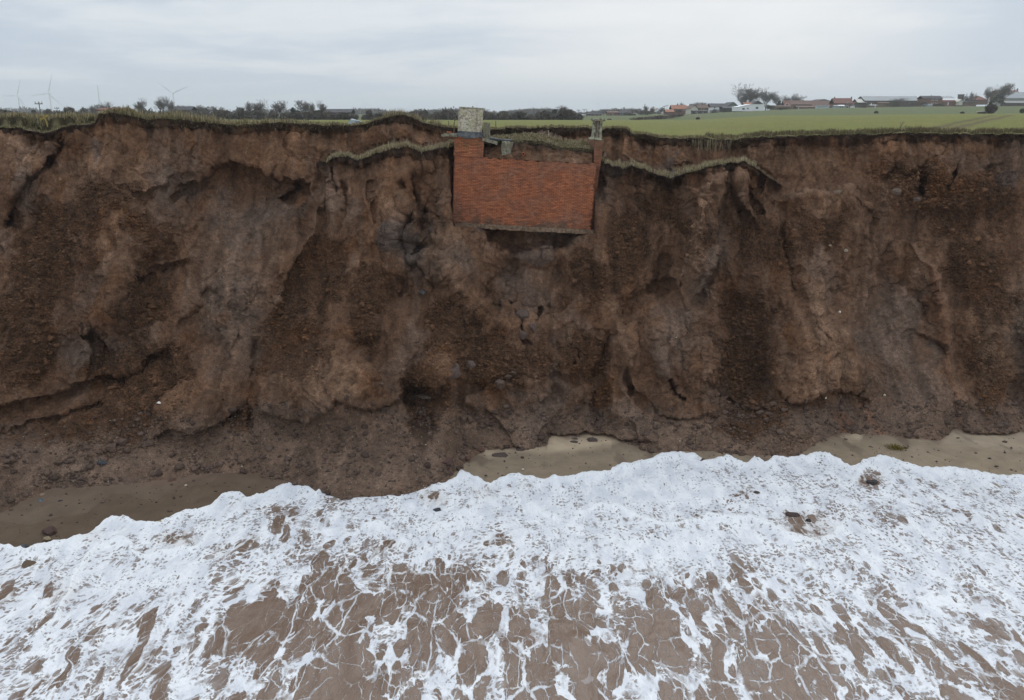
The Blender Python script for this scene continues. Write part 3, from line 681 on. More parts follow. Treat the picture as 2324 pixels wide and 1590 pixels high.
lips = [([(1302,1172),(1349,1152),(1402,1149),(1445,1172),(1495,1191),(1555,1193),(1605,1173),(1695,1175),(1762,1206),(1855,1233),(1892,1215),(1920,1180),(1917,1120)],1.0),
        ([(243,1223),(293,1233),(300,1258),(333,1271),(383,1253),(450,1240),(477,1203),(487,1173)],1.0), ([(60,1470),(127,1413),(157,1343),(173,1300),(207,1260),(236,1226)],1.2),
        ([(1755,1050),(1742,1085),(1768,1120),(1800,1140),(1812,1180)],.6), ([(870,1180),(850,1215),(880,1260),(940,1290)],.6), ([(1040,1070),(1060,1110),(1075,1150),(1040,1175),(1010,1170)],.7),
        ([(1930,1120),(1935,1085),(1960,1065),(2005,1065),(2025,1090),(2015,1120)],.6), ([(1165,1085),(1195,1140),(1230,1165),(1275,1170)],.5), ([(560,1215),(600,1235),(570,1260),(600,1290)],.5), ([(0,1270),(60,1262),(120,1262),(130,1245)],.6), ([(980,1195),(1010,1230),(990,1260)],.5)]
lip = np.zeros_like(dd)
wU = SUX + 5 * n_b + 3 * n_f; wV = SVX + 5 * n_s + 2.5 * n_f
for pts, a_ in lips:
    mnu, mxu = min(p[0] for p in pts) - 40, max(p[0] for p in pts) + 40; cs = np.where((su > mnu) & (su < mxu))[0]
    d, s, t = pdist(wU[:, cs], wV[:, cs], pts)
    lip[:, cs] = np.maximum(lip[:, cs], a_ * np.exp(-(d / 7.0) ** 2) * sstep(t, 0, .1) * (1 - sstep(t, .9, 1)))
front_lip = np.exp(-((dd - 5) / 8.0) ** 2)
Fo = np.maximum(Fo - holes * (.40 + .25 * n_f + .2 * n_s), 0) + .4 * np.maximum(lip, front_lip)
Fo = np.where((dd < 26), Fo + .08, Fo)
zz = .02 + .11 * np.exp(-((dd - 7) / 9.0) ** 2) * (1 + .5 * n_f) - .07 * np.exp(-dd / 1.6) + .10 * lip + .045 * n_b + .03 * n_s * (1 + tt_) + .03 * n_f
SPX[..., 2] = zz
FL = np.stack([sx + .55 * warpx + .12 * n_b, (sy + .35 * n_b) * .44, np.zeros_like(sx)], -1)
mt = bpy.data.materials.new('foaming_sea'); mt.use_nodes = True; q = NT(mt.node_tree)
fv = q.attr('flow', 'Vector'); Fa = q.attr('foam'); hs_ = q.attr('hole')
w1_ = q.n('ShaderNodeTexNoise', {'Vector': fv, 'Scale': 2.2, 'Detail': 4, 'Roughness': .6}).outputs[1]
w2_ = q.n('ShaderNodeTexNoise', {'Vector': fv, 'Scale': 9, 'Detail': 3, 'Roughness': .6}).outputs[1]
vv1 = q.vm('ADD', fv, q.vm('MULTIPLY', q.vm('SUBTRACT', w1_, (.5, .5, .5)), (.34, .26, 0)))
vv1 = q.vm('ADD', vv1, q.vm('MULTIPLY', q.vm('SUBTRACT', w2_, (.5, .5, .5)), (.055, .05, 0)))
fine = q.noise(vv1, 9, 6, .7)
Fa0 = q.m('ADD', Fa, q.m('MULTIPLY', q.m('SUBTRACT', fine, .5), .20))
uv3 = q.vm('MULTIPLY', vv1, (1.0, 2.2, 1.0))
def bubbles(vec, scale, lo, hi, rmax, off, rnd, soft):
    """round openings whose size follows the foam density"""
    nd = q.t.nodes.new('ShaderNodeTexVoronoi'); nd.voronoi_dimensions = '2D'; nd.feature = 'F1'; nd.inputs['Scale'].default_value = scale
    q.put(nd.inputs['Vector'], q.vm('ADD', vec, (off, off * 1.7, 0)))
    rs = q.n('ShaderNodeSeparateXYZ', {0: nd.outputs['Color']})
    r = q.m('ADD', q.ramp(Fa0, lo, hi, rmax, -.10, False), q.m('MULTIPLY', q.m('SUBTRACT', rs.outputs[0], .5), rnd))
    return q.ramp(q.m('SUBTRACT', r, nd.outputs['Distance']), -soft, soft)
hA = bubbles(vv1, 1.15, .14, .84, .80, 0, .22, .02)
hB = bubbles(vv1, 2.3, .14, .84, .72, 3.1, .40, .03)
hC = bubbles(uv3, 4.6, .30, 1.15, .62, 7.7, .60, .08)
hD = bubbles(uv3, 8.0, .30, 1.25, .56, 5.2, .70, .14)
clus = q.ramp(q.noise(q.vm('ADD', fv, (5, 9, 0)), 1.1, 4, .6, .6), .47, .60)
clus2 = q.ramp(q.noise(q.vm('ADD', fv, (15, 3, 0)), 2.3, 3, .6, .6), .46, .58)
smallg = q.ramp(Fa0, .30, .48)
hC = q.m('MULTIPLY', hC, q.m('MULTIPLY', smallg, clus)); hD = q.m('MULTIPLY', hD, q.m('MULTIPLY', smallg, q.m('MAXIMUM', clus, q.m('MULTIPLY', clus2, .8))))
hole_ = q.m('MAXIMUM', q.m('MAXIMUM', hA, hB), q.m('MAXIMUM', hC, hD))
def thread(scale, off, wdt, amp):
    e = q.vor(q.vm('ADD', vv1, (off, off * 1.3, 0)), scale, 'DISTANCE_TO_EDGE', dim='2D')
    ww = q.m('MULTIPLY', q.ramp(Fa0, .02, .45, .1, 1.0), wdt)
    gate = q.ramp(q.noise(q.vm('ADD', vv1, (off, 4, 0)), scale * 1.1, 5, .7), .42, .56)
    return q.m('MULTIPLY', q.m('MULTIPLY', q.ramp(q.m('SUBTRACT', ww, e), -.02, .02), gate), amp)
thr = q.m('MAXIMUM', q.m('MAXIMUM', thread(1.15, 0, .04, .85), thread(2.3, 3.1, .04, .75)), thread(5.0, 9.1, .03, .4))
mask = q.m('MAXIMUM', q.m('SUBTRACT', 1.0, hole_), thr)
mask = q.m('MULTIPLY', mask, q.ramp(Fa, .0, .12, .2, 1.0))
film = q.m('MULTIPLY', q.ramp(Fa, .45, 1.0, 0, .5), q.ramp(q.noise(vv1, 4, 5, .6), .35, .65))
mask = q.m('MAXIMUM', mask, film)
tex = q.ramp(q.noise(vv1, 14, 6, .7), .3, .7, .90, 1.04)
fshade = q.ramp(q.noise(vv1, 1.8, 5, .6), .35, .65, .0, 1.0)
fcol = q.mix(fshade, (.72, .725, .74), (.92, .91, .895))  # noise mixes a lavender-grey painted shade into the white foam
fcol = q.mix(q.m('MULTIPLY', q.attr('lip'), .9), fcol, (.93, .92, .90))
fcol = q.mix(q.m('MULTIPLY', hs_, .35), fcol, (.62, .54, .44))
fcol = q.mix(1.0, fcol, q.n('ShaderNodeCombineXYZ', {0: tex, 1: tex, 2: tex}).outputs[0], 'MULTIPLY')
wn = q.ramp(q.noise(vv1, 2.5, 6, .65), .3, .7)
wcol = q.mix(wn, (.165, .104, .068), (.205, .135, .092))
colr = q.mix(mask, wcol, fcol)
pos = q.n('ShaderNodeNewGeometry').outputs['Position']
hw = q.m('ADD', q.m('MULTIPLY', mask, .9), q.m('ADD', q.m('MULTIPLY', q.noise(vv1, 5, 6, .62), .9), q.m('MULTIPLY', q.noise(pos, 20, 4, .6), .15)))
bs = q.n('ShaderNodeBsdfPrincipled', {'Base Color': colr, 'Roughness': q.ramp(mask, 0, 1, .28, .8), 'Specular IOR Level': q.ramp(mask, 0, 1, .35, .1),
     'Normal': q.n('ShaderNodeBump', {'Strength': .6, 'Distance': .06, 'Height': hw}).outputs[0]})
q.t.links.new(bs.outputs[0], q.n('ShaderNodeOutputMaterial').inputs[0])
sea = mesh_obj('sea', SPX.reshape(-1, 3), grid_faces(*SVX.shape), mt, smooth=True, attrs={'flow': FL.reshape(-1, 3), 'foam': np.clip(Fo, 0, 1.5).ravel(), 'lip': np.maximum(lip, front_lip).clip(0, 1).ravel(), 'hole': np.asarray(holes).ravel()})
tag(sea, kind='structure')
# ================================================================== MATERIALS FOR THE THINGS
random.seed(5)
rn = np.random.default_rng(77)
def brickwork(nm, lo_, hi_):
    mt = bpy.data.materials.new(nm); mt.use_nodes = True; q = NT(mt.node_tree)
    co = q.n('ShaderNodeTexCoord').outputs['Object']; s_ = q.n('ShaderNodeSeparateXYZ', {0: co})
    bx_ = q.m('ADD', s_.outputs[0], q.m('MULTIPLY', s_.outputs[1], 1.0))
    bv = q.n('ShaderNodeCombineXYZ', {0: q.m('ADD', bx_, 20.0), 1: q.m('ADD', s_.outputs[2], 5.0), 2: 0.0}).outputs[0]
    def bricktex(c1, c2, mo):
        t = q.n('ShaderNodeTexBrick', {'Vector': bv, 'Color1': c1, 'Color2': c2, 'Mortar': mo, 'Scale': 1.0, 'Mortar Size': .011, 'Mortar Smooth': .4, 'Brick Width': .225, 'Row Height': .075, 'Bias': -.1})
        t.offset = .5; return t
    bt = bricktex((.53, .160, .060), (.36, .112, .050), (.10, .062, .045))
    nA = q.noise(co, .8, 5, .65); nB = q.noise(q.n('ShaderNodeMapping', {0: co, 'Scale': (1.2, 1.2, 5.0)}).outputs[0], 1.0, 5, .65)
    cc_ = q.mix(q.ramp(nA, .38, .66, lo_, hi_), bt.outputs[0], (.190, .100, .064))
    cc_ = q.mix(q.ramp(nB, .50, .72, 0, .4), cc_, (.330, .095, .044))
    cc_ = q.mix(q.m('MULTIPLY', q.ramp(s_.outputs[2], .75, .1), q.ramp(q.noise(co, 1.6, 5, .7), .38, .60)), cc_, (.125, .080, .052))
    cc_ = q.mix(q.m('MULTIPLY', q.ramp(s_.outputs[2], 3.4, 4.1), q.ramp(q.noise(co, 2.2, 5, .7), .45, .62, 0, .75)), cc_, (.10, .085, .035))
    rowv = q.vm('MULTIPLY', co, (4.44, 4.44, 13.33)); cell = q.t.nodes.new('ShaderNodeTexVoronoi'); cell.inputs['Scale'].default_value = 1.0; cell.inputs['Randomness'].default_value = .9; q.put(cell.inputs['Vector'], rowv)
    rs_ = q.n('ShaderNodeSeparateXYZ', {0: cell.outputs['Color']})
    kk_ = q.ramp(rs_.outputs[0], 0, 1, .74, 1.24, False)
    cc_ = q.mix(1.0, cc_, q.n('ShaderNodeCombineXYZ', {0: kk_, 1: kk_, 2: kk_}).outputs[0], 'MULTIPLY')
    lime = q.m('MULTIPLY', q.m('MULTIPLY', bt.outputs['Fac'], q.ramp(nA, .5, .6)), q.ramp(q.noise(co, 5, 3, .6), .5, .6))
    cc_ = q.mix(q.m('MULTIPLY', lime, .7), cc_, (.40, .27, .19))
    bs = q.n('ShaderNodeBsdfPrincipled', {'Base Color': cc_, 'Roughness': .88, 'Specular IOR Level': .2,
         'Normal': q.n('ShaderNodeBump', {'Strength': .7, 'Distance': .02, 'Height': q.m('SUBTRACT', q.noise(co, 14, 4, .6), q.m('MULTIPLY', bt.outputs['Fac'], .8))}).outputs[0]})
    q.t.links.new(bs.outputs[0], q.n('ShaderNodeOutputMaterial').inputs[0]); return mt
BRICK = brickwork('brickwork', .14, .68); BRICK_SOILED = brickwork('soil_stained_brickwork', .6, .95)
def concrete(name, base, lichen, dark, s=1.0, top=None):
    mt = bpy.data.materials.new(name); mt.use_nodes = True; q = NT(mt.node_tree)
    co = q.n('ShaderNodeTexCoord').outputs['Object']; sx_ = q.n('ShaderNodeSeparateXYZ', {0: co})
    c = q.mix(q.ramp(q.noise(co, 9 * s, 5, .7), .42, .62), base, dark)
    c = q.mix(q.ramp(q.noise(co, 3.2 * s, 5, .65), .46, .66, 0, .85), c, lichen)
    c = q.mix(q.ramp(q.noise(q.n('ShaderNodeMapping', {0: co, 'Scale': (5, 5, .7)}).outputs[0], 1.0, 4, .6), .52, .68, 0, .6), c, dark)
    b = q.n('ShaderNodeBsdfPrincipled', {'Base Color': c, 'Roughness': .92, 'Specular IOR Level': .15, 'Normal': q.n('ShaderNodeBump', {'Strength': .9, 'Distance': .03, 'Height': q.noise(co, 22 * s, 5, .7)}).outputs[0]})
    q.t.links.new(b.outputs[0], q.n('ShaderNodeOutputMaterial').inputs[0]); return mt
M_conc = concrete('lichened_concrete', (.62, .56, .43), (.42, .39, .22), (.24, .20, .14))
M_slate = concrete('blue_grey_concrete', (.145, .155, .165), (.20, .20, .185), (.075, .075, .075))
M_slab = concrete('slab_concrete', (.30, .27, .20), (.26, .25, .14), (.13, .11, .08))
M_foot = concrete('footing_concrete', (.29, .195, .125), (.22, .145, .09), (.13, .088, .06))
M_green = concrete('green_stained_concrete', (.44, .41, .30), (.32, .32, .19), (.12, .12, .08))
M_wood = concrete('weathered_core', (.30, .25, .19), (.22, .17, .12), (.08, .055, .04))
M_rust = simple_mat('rusty_iron', (.16, .11, .07), .8, .4, 8)
M_pipe = simple_mat('clay_pipe', (.42, .13, .06), .8, .2, 8)
M_hole = simple_mat('pipe_dark', (.02, .015, .012), .9)
M_grass = vcol_mat('grass_blades')

def rough_box(name, x0, x1, y0, y1, z0, z1, mat, parent=None, n=(6, 3, 6), amp=.012, taper=0.0, freq=3.0, fn=None):
    """a box whose faces are subdivided and knocked about, so no edge is ruler straight"""
    vs = []; idx = {}; fs = []
    nx, ny, nz = n
    def vid(i, j, k):
        if (i, j, k) not in idx:
            idx[(i, j, k)] = len(vs); vs.append([x0 + (x1 - x0) * i / nx, y0 + (y1 - y0) * j / ny, z0 + (z1 - z0) * k / nz])
        return idx[(i, j, k)]
    for i in range(nx):
        for k in range(nz):
            fs.append((vid(i, 0, k), vid(i + 1, 0, k), vid(i + 1, 0, k + 1), vid(i, 0, k + 1))); fs.append((vid(i, ny, k), vid(i, ny, k + 1), vid(i + 1, ny, k + 1), vid(i + 1, ny, k)))
    for j in range(ny):
        for k in range(nz):
            fs.append((vid(0, j, k), vid(0, j, k + 1), vid(0, j + 1, k + 1), vid(0, j + 1, k))); fs.append((vid(nx, j, k), vid(nx, j + 1, k), vid(nx, j + 1, k + 1), vid(nx, j, k + 1)))
    for i in range(nx):
        for j in range(ny):
            fs.append((vid(i, j, 0), vid(i, j + 1, 0), vid(i + 1, j + 1, 0), vid(i + 1, j, 0))); fs.append((vid(i, j, nz), vid(i + 1, j, nz), vid(i + 1, j + 1, nz), vid(i, j + 1, nz)))
    v = np.array(vs); xc, yc = (x0 + x1) / 2, (y0 + y1) / 2; t = (v[:, 2] - z0) / (z1 - z0)
    v[:, 0] = xc + (v[:, 0] - xc) * (1 - taper * t); v[:, 1] = yc + (v[:, 1] - yc) * (1 - taper * t)
    if fn is not None: v = fn(v)
    w_ = v.copy()
    for a in range(3): v[:, a] += amp * fbm(w_[:, 0] * freq + 7 * a, w_[:, 1] * freq, w_[:, 2] * freq, 3)
    return mesh_obj(name, v, fs, mat, parent)
def tube(name, pts, r, mat, parent=None, n=8, cap=True):
    pts = [Vector(p) for p in pts]; vs = []; fs = []
    rr = r if isinstance(r, (list, tuple)) else [r] * len(pts)
    for i, p in enumerate(pts):
        t = (pts[min(i + 1, len(pts) - 1)] - pts[max(i - 1, 0)]).normalized()
        a = t.cross(Vector((0, 0, 1)) if abs(t.z) < .9 else Vector((1, 0, 0))).normalized(); b = t.cross(a)
        for k in range(n):
            th = 2 * math.pi * k / n; vs.append(p + (a * math.cos(th) + b * math.sin(th)) * rr[i])
    for i in range(len(pts) - 1):
        for k in range(n): fs.append((i * n + k, i * n + (k + 1) % n, (i + 1) * n + (k + 1) % n, (i + 1) * n + k))
    if cap: fs += [tuple(range(n)), tuple(range((len(pts) - 1) * n, len(pts) * n))]
    return mesh_obj(name, np.array([tuple(v) for v in vs]), fs, mat, parent)

# ================================================================== THE BRICK SHELTER
th = R(3.1)
def zc(x, y): return 991.5 + x / 4.561, 240.1 + y / 4.561
org_ = at(*zc(880, 1283), 42.5)
shel = empty('brick_shelter', org_, (0, 0, 0)); shel.rotation_euler = (0, th, 0)      # leans to the right
tag(shel, 'ruined red brick shelter hanging out of the cliff face with concrete blocks on top', 'ruin')
def toothed(v):
    """ragged brick ends at the sides"""
    return v
def wall_fn(v):
    r_ = np.random.default_rng(4); row = ((v[:, 2] - .16) / .075).astype(int); off = r_.choice([0, .0, .02, .045, .10], 64) * 1.0; off2 = r_.choice([0, .0, .02, .045, .08], 64)
    v[:, 0] -= np.where(v[:, 0] > 3.5, off[row], 0); v[:, 0] += np.where(v[:, 0] < -3.5, off2[row] * .4, 0)
    tp_ = (v[:, 2] > 3.4) & (v[:, 0] > -2.0); v[:, 2] -= np.where(tp_, r_.choice([0, 0, .03, .075], 200)[((v[:, 0] + 4) / .15).astype(int)], 0)
    m = v[:, 2] < .25
    v[m, 2] += .03 * np.sin(v[m, 0] * 9); return v
rough_box('wall', -3.53, 3.54, 0, .42, .16, 3.45, BRICK, shel, n=(48, 2, 44), amp=.012, freq=2.5, fn=wall_fn)
rough_box('wall_pillar', -3.575, -2.12, -.035, .40, 3.455, 4.40, BRICK, shel, n=(12, 2, 10), amp=.012)
rough_box('footing', -3.42, 3.62, -.06, .5, -.06, .17, M_foot, shel, n=(60, 3, 3), amp=.045, freq=4)
def side_fn(v):
    v[:, 0] += np.where(v[:, 0] > 3.6, -.20 * np.clip((4.5 - v[:, 2]) / 3.0, 0, 1) ** 1.3, 0); return v
rough_box('side_wall', 3.40, 3.82, .44, 4.6, -.0, 4.60, BRICK_SOILED, shel, n=(4, 10, 26), amp=.014, fn=side_fn)
rough_box('side_wall', -3.60, -3.2, .44, 4.2, 0, 4.3, BRICK_SOILED, shel, n=(3, 10, 20), amp=.012)
rough_box('pillar_cap_band', -3.42, -2.22, -.12, .95, 4.40, 4.66, M_slate, shel, n=(14, 8, 3), amp=.03, freq=3,
          fn=lambda v: np.where((np.abs(v[:, 0:1] + 2.82) < .32) & (v[:, 2:3] < 4.45), v + [0, 0, -.06], v))
def chim(v):
    return v
blk_ = rough_box('concrete_block', -3.42, -2.25, -.09, .88, 4.66, 5.74, M_conc, shel, n=(16, 12, 16), amp=.02, taper=.0, freq=4)
def rimf(v):
    return v
rough_box('block_top', -3.40, -2.22, -.11, .90, 5.745, 5.80, M_green, shel, n=(20, 14, 2), amp=.018, freq=5)
tube('iron_stub', [(-2.75, .1, 5.74), (-2.74, .1, 5.87)], .03, M_rust, shel)
rough_box('concrete_block', -2.20, -1.86, .30, .95, 4.42, 5.12, M_slab, shel, n=(7, 8, 9), amp=.02, taper=.06)
def sl_l(v): v[:, 2] += -.10 * (v[:, 0] + 3.6); v[:, 2] += np.where(v[:, 1] < .0, -.03, 0); return v
rough_box('slab', -4.22, -3.45, -.12, 1.35, 4.38, 4.50, M_slab, shel, n=(12, 14, 3), amp=.03, freq=3, fn=lambda v: v + np.stack([.18 * np.clip(v[:, 1], 0, 1), 0 * v[:, 0], .05 * (v[:, 0] + 3.6)], -1))
rough_box('slab', -2.20, -1.45, -.10, 1.2, 4.26, 4.40, M_slab, shel, n=(12, 12, 3), amp=.03, freq=3, fn=lambda v: v + np.stack([0 * v[:, 0], 0 * v[:, 0], -.20 * (v[:, 0] + 2.2)], -1))
rough_box('slab', -1.85, -1.40, .35, 1.3, 4.36, 4.42, M_slate, shel, n=(8, 8, 2), amp=.02, fn=lambda v: v + np.stack([0 * v[:, 0], 0 * v[:, 0], -.14 * (v[:, 0] + 1.8)], -1))
rough_box('slab', -1.42, -.72, .45, 1.35, 4.30, 4.36, M_slate, shel, n=(9, 8, 2), amp=.03)
def lump(v):
    return v
rough_box('lichened_stub', -1.20, -.74, .10, .70, 3.60, 4.26, M_slab, shel, n=(8, 7, 8), amp=.07, freq=3.5, taper=-.15)
tube('bent_rail', [(-3.62, .2, 4.44), (-3.63, .2, 5.04), (-3.61, .2, 5.15), (-3.54, .2, 5.19), (-3.38, .2, 5.20)], .026, M_rust, shel)
# column on the right corner
def colf(v): return v
def ribbed(x0, x1, y0, y1, z0, z1, name, mat, amp):
    n_ = 28; vs = []; fs = []; nz = 12; xc, yc, rx, ry = (x0 + x1) / 2, (y0 + y1) / 2, (x1 - x0) / 2, (y1 - y0) / 2
    for k in range(nz + 1):
        for i in range(n_):
            a = 2 * math.pi * i / n_; e = 1.0 / max(abs(math.cos(a)), abs(math.sin(a))) ** .8
            rr_ = e * (1 + amp * math.sin(i * 2.6) + .02 * math.sin(k * 1.7 + i)); fl = 1 + .10 * max(0, 1 - k / 2.2) + .05 * max(0, (k - 10) / 2)
            vs.append((xc + rx * rr_ * fl * math.cos(a), yc + ry * rr_ * fl * math.sin(a), z0 + (z1 - z0) * k / nz))
    for k in range(nz):
        for i in range(n_): fs.append((k * n_ + i, k * n_ + (i + 1) % n_, (k + 1) * n_ + (i + 1) % n_, (k + 1) * n_ + i))
    fs += [tuple(range(n_))[::-1], tuple(range(nz * n_, nz * n_ + n_))]
    return mesh_obj(name, np.array(vs), fs, mat, shel)
CXc = 3.49
rough_box('column_base', CXc - .40, CXc + .26, .42, 1.0, 4.605, 4.72, M_green, shel, n=(8, 8, 2), amp=.02, taper=.25)
ribbed(CXc - .14, CXc + .10, .55, .85, 4.70, 5.50, 'column_core', M_wood, .09)
for xa, xb in ((CXc - .25, CXc - .12), (CXc + .10, CXc + .22)): rough_box('column_side', xa, xb, .50, .93, 4.69, 5.50, M_green, shel, n=(3, 4, 10), amp=.02, fn=lambda v: v + np.stack([(.10 * np.clip(4.95 - v[:, 2], 0, 1)) * np.sign(v[:, 0] - CXc) * 1.0 + .0 * (v[:, 2] - 4.7), 0 * v[:, 0], 0 * v[:, 0]], -1))
capv = [(CXc - .02 + .40 * math.cos(a) * (1 + .06 * math.sin(3 * a + 1)), .70 + .40 * math.sin(a), z) for z in (5.50, 5.56, 5.62) for a in [2 * math.pi * i / 9 + .2 for i in range(9)]]
capv = [(CXc - .02 + (x - CXc + .02) * (.86 if abs(z - 5.50) < .01 else 1.0 if z < 5.6 else .93), .7 + (y - .7) * (.86 if z < 5.51 else 1), z + .02 * math.sin(x * 9)) for x, y, z in capv]
cf_ = [(k * 9 + i, k * 9 + (i + 1) % 9, (k + 1) * 9 + (i + 1) % 9, (k + 1) * 9 + i) for k in range(2) for i in range(9)] + [tuple(range(9))[::-1], tuple(range(18, 27))]
mesh_obj('column_cap', np.array(capv), cf_, M_green, shel)
def shel_w(x, y, z):
    return Vector(org_) + Vector((x * math.cos(th) + z * math.sin(th), y, -x * math.sin(th) + z * math.cos(th)))
bb_ = rough_box('loose_brick', -.11, .11, -.05, .05, 0, .07, M_pipe, None, n=(4, 3, 2), amp=.01)
bb_.location = shel_w(-3.86, .1, 4.54); bb_.rotation_euler = (.05, .05, .2)
tag(bb_, 'broken orange brick lying on the concrete slab left of the lichened block', 'brick')

# land drain sticking out of the soil over the wall
def surf(u, v):
    """point of the built cliff seen at (u, v)"""
    i = int(np.argmin(np.abs(cu - u))); j = int(np.argmin(np.abs(V[:, i] - v))); return Vector(P[j, i]), j, i
pp = surf(*zc(902, 505))[0]
dp = empty('drain_pipe', (pp.x, pp.y - .12, pp.z)); tag(dp, 'small round orange clay pipe end in the soil above the brick wall', 'pipe')
ring = []; fr_ = []
for y_, r_ in ((0, .078), (.5, .078), (.5, .055), (0, .055)):
    for i in range(16): a = 2 * math.pi * i / 16; ring.append((r_ * math.cos(a), y_, r_ * math.sin(a)))
for k in range(4):
    for i in range(16): fr_.append((k * 16 + i, k * 16 + (i + 1) % 16, ((k + 1) % 4) * 16 + (i + 1) % 16, ((k + 1) % 4) * 16 + i))
mesh_obj('pipe_wall', np.array(ring), fr_, M_pipe, dp)
mesh_obj('pipe_shade', np.array([(.054 * math.cos(2 * math.pi * i / 16), .03, .054 * math.sin(2 * math.pi * i / 16)) for i in range(16)]), [tuple(range(16))], M_hole, dp)  # near-black disc, paints the shade inside the pipe mouth

# ================================================================== GRASS
def blades(name, pts, hgt, wid, cols, lean=.35, bend=.4, down=False, label=None):
    n = len(pts); a = rn.uniform(0, 2 * math.pi, n); la = rn.normal(0, lean, n); ld = rn.uniform(0, 2 * math.pi, n)
    wv = np.stack([np.cos(a), np.sin(a), 0 * a], -1) * (wid / 2)[:, None]
    lv = np.stack([np.cos(ld), np.sin(ld), 0 * a], -1) * (la * hgt)[:, None] + np.array([.06, -.04, 0]) * hgt[:, None]
    up = np.array([0, 0, -1.0 if down else 1.0]) * hgt[:, None]
    m = pts + up * .55 + lv * (.55 - bend * .3); t = pts + up * (1 - .25 * np.abs(la))[:, None] + lv
    Vv = np.stack([pts - wv, pts + wv, m - wv * .7, m + wv * .7, t], 1).reshape(-1, 3)
    b = np.arange(n)[:, None, None] * 5; Fc = (np.array([[0, 1, 3], [0, 3, 2], [2, 3, 4]])[None] + b).reshape(-1, 3)
    cc = np.repeat(cols, 5, 0) * np.tile(np.array([.75, .75, 1, 1, 1.05]), n)[:, None]
    o = mesh_obj(name, Vv, Fc, M_grass, cols=cc); tag(o, label, 'grass', kind='stuff'); return o
STRAW = np.array([.40, .32, .18]); OLIVE = np.array([.20, .175, .080]); GREEN = np.array([.13, .14, .05]); BROWN = np.array([.15, .105, .068]); PALE = np.array([.56, .48, .31])
def gcol(n, w):
    ws = np.array(w, float); ws /= ws.sum(); k = rn.choice(5, n, p=ws); c = np.array([STRAW, OLIVE, GREEN, BROWN, PALE])[k]
    return c * rn.uniform(.65, 1.2, (n, 1))
def land_pts(n, u0, u1, d0, d1, clump=.0, power=1.6):
    """random places on the land, between two distances behind the rim"""
    uu = rn.uniform(u0, u1, n); dd_ = d0 + (d1 - d0) * rn.uniform(0, 1, n) ** power
    ii = np.clip(np.searchsorted(pu, uu), 1, len(pu) - 2); jj = np.clip(np.searchsorted(ys, dd_), 1, len(ys) - 1)
    f = (dd_ - ys[jj - 1]) / (ys[jj] - ys[jj - 1]); g = rn.uniform(0, 1, n)
    a = GP[jj - 1, ii] * (1 - f)[:, None] + GP[jj, ii] * f[:, None]; b = GP[jj - 1, ii + 1] * (1 - f)[:, None] + GP[jj, ii + 1] * f[:, None]
    p = a * (1 - g)[:, None] + b * g[:, None]
    if clump:
        k = fbm(p[:, 0] / .9, p[:, 1] / .9, 3, 2); p = p[k > rn.uniform(-.5, clump, len(p))]
    return p
# long straw grass on the left hump
p = land_pts(34000, 226, 800, -.0, 9, .5); uu_ = CX + F * p[:, 0] / (p[:, 1] * cp + .5)
hh_ = rn.uniform(.10, .34, len(p)) * (1 + .7 * np.clip(fbm(p[:, 0] / 1.4, p[:, 1] / 1.4, 9, 3), -.6, 1)) * np.interp(uu_, [226, 300, 520, 640, 800], [.7, 1.25, 1.15, .75, .6])
blades('grass', p, hh_, np.full(len(p), .022), gcol(len(p), [4, 3, .8, 1, 1.6]), label='long straw coloured grass along the clifftop on the left')
p = land_pts(7000, -60, 224, 0, 2.6, .35); blades('grass', p, rn.uniform(.04, .13, len(p)), np.full(len(p), .02), gcol(len(p), [1, 3, 2, 1, .3]), label='short tufts on the slipped ledge at the far left')
p = land_pts(12000, -100, 224, 3.0, 9, .5); blades('grass', p, rn.uniform(.10, .36, len(p)), np.full(len(p), .022), gcol(len(p), [4, 2, .8, 1, 1.4]), label='straw grass on the old land surface at the far left')
p = land_pts(26000, 800, 1700, 0, 4, .5); blades('grass', p, rn.uniform(.06, .20, len(p)), np.full(len(p), .02), gcol(len(p), [4, 2.5, .8, 1.6, .8]), label='thin dry grass along the middle of the clifftop')
p = land_pts(1500, 868, 1000, 0, 2, .5); blades('grass', p, rn.uniform(.2, .5, len(p)), np.full(len(p), .018), gcol(len(p), [3, .6, .3, 2, 2]), lean=.2, label='tall dry stalks on the clifftop mound')
p = land_pts(30000, 1600, 2420, .3, 5, .35, 1.0); uu_ = CX + F * p[:, 0] / (p[:, 1] * cp + .5)
dn = fbm(p[:, 0] / 1.3, p[:, 1] / 3, 4, 3); p = p[dn > -.25]; dn = dn[dn > -.25]
blades('weeds', p, rn.uniform(.06, .26, len(p)) * (1 + 1.1 * np.clip(dn, 0, 1)), np.full(len(p), .022), gcol(len(p), [.8, 1.6, 1.4, 4.5, .1]), lean=.3, label='dark brown dead weeds and bramble along the right of the clifftop')
p = land_pts(6000, 1680, 2420, .0, 1.2, .5); blades('grass', p, rn.uniform(.03, .12, len(p)), np.full(len(p), .022), gcol(len(p), [.5, 3, 5, .8, 0]), label='green turf on the right edge of the clifftop')
# turf overhanging the rim
def lip_pts(n, u0, u1, rowmax=7):
    ii = rn.integers(np.searchsorted(cu, u0), np.searchsorted(cu, u1), n); jj = (rn.uniform(0, 1, n) ** 1.5 * rowmax).astype(int)
    return P[jj, ii] + rn.normal(0, .02, (n, 3)) + [0, -.03, 0]
p = lip_pts(4200, 226, 1700); blades('turf_fringe', p, rn.uniform(.04, .16, len(p)), np.full(len(p), .02), gcol(len(p), [.6, .6, .1, 4, .1]) * .7, lean=.6, down=True, label='turf and roots hanging over the cliff edge')
p = lip_pts(240, 1570, 1660, 5); blades('hanging_roots', p, rn.uniform(.2, .95, len(p)) ** 1.5, np.full(len(p), .016), gcol(len(p), [2, 0, 0, 2, 2]), lean=.12, down=True, label='pale roots hanging below the turf right of the shelter')
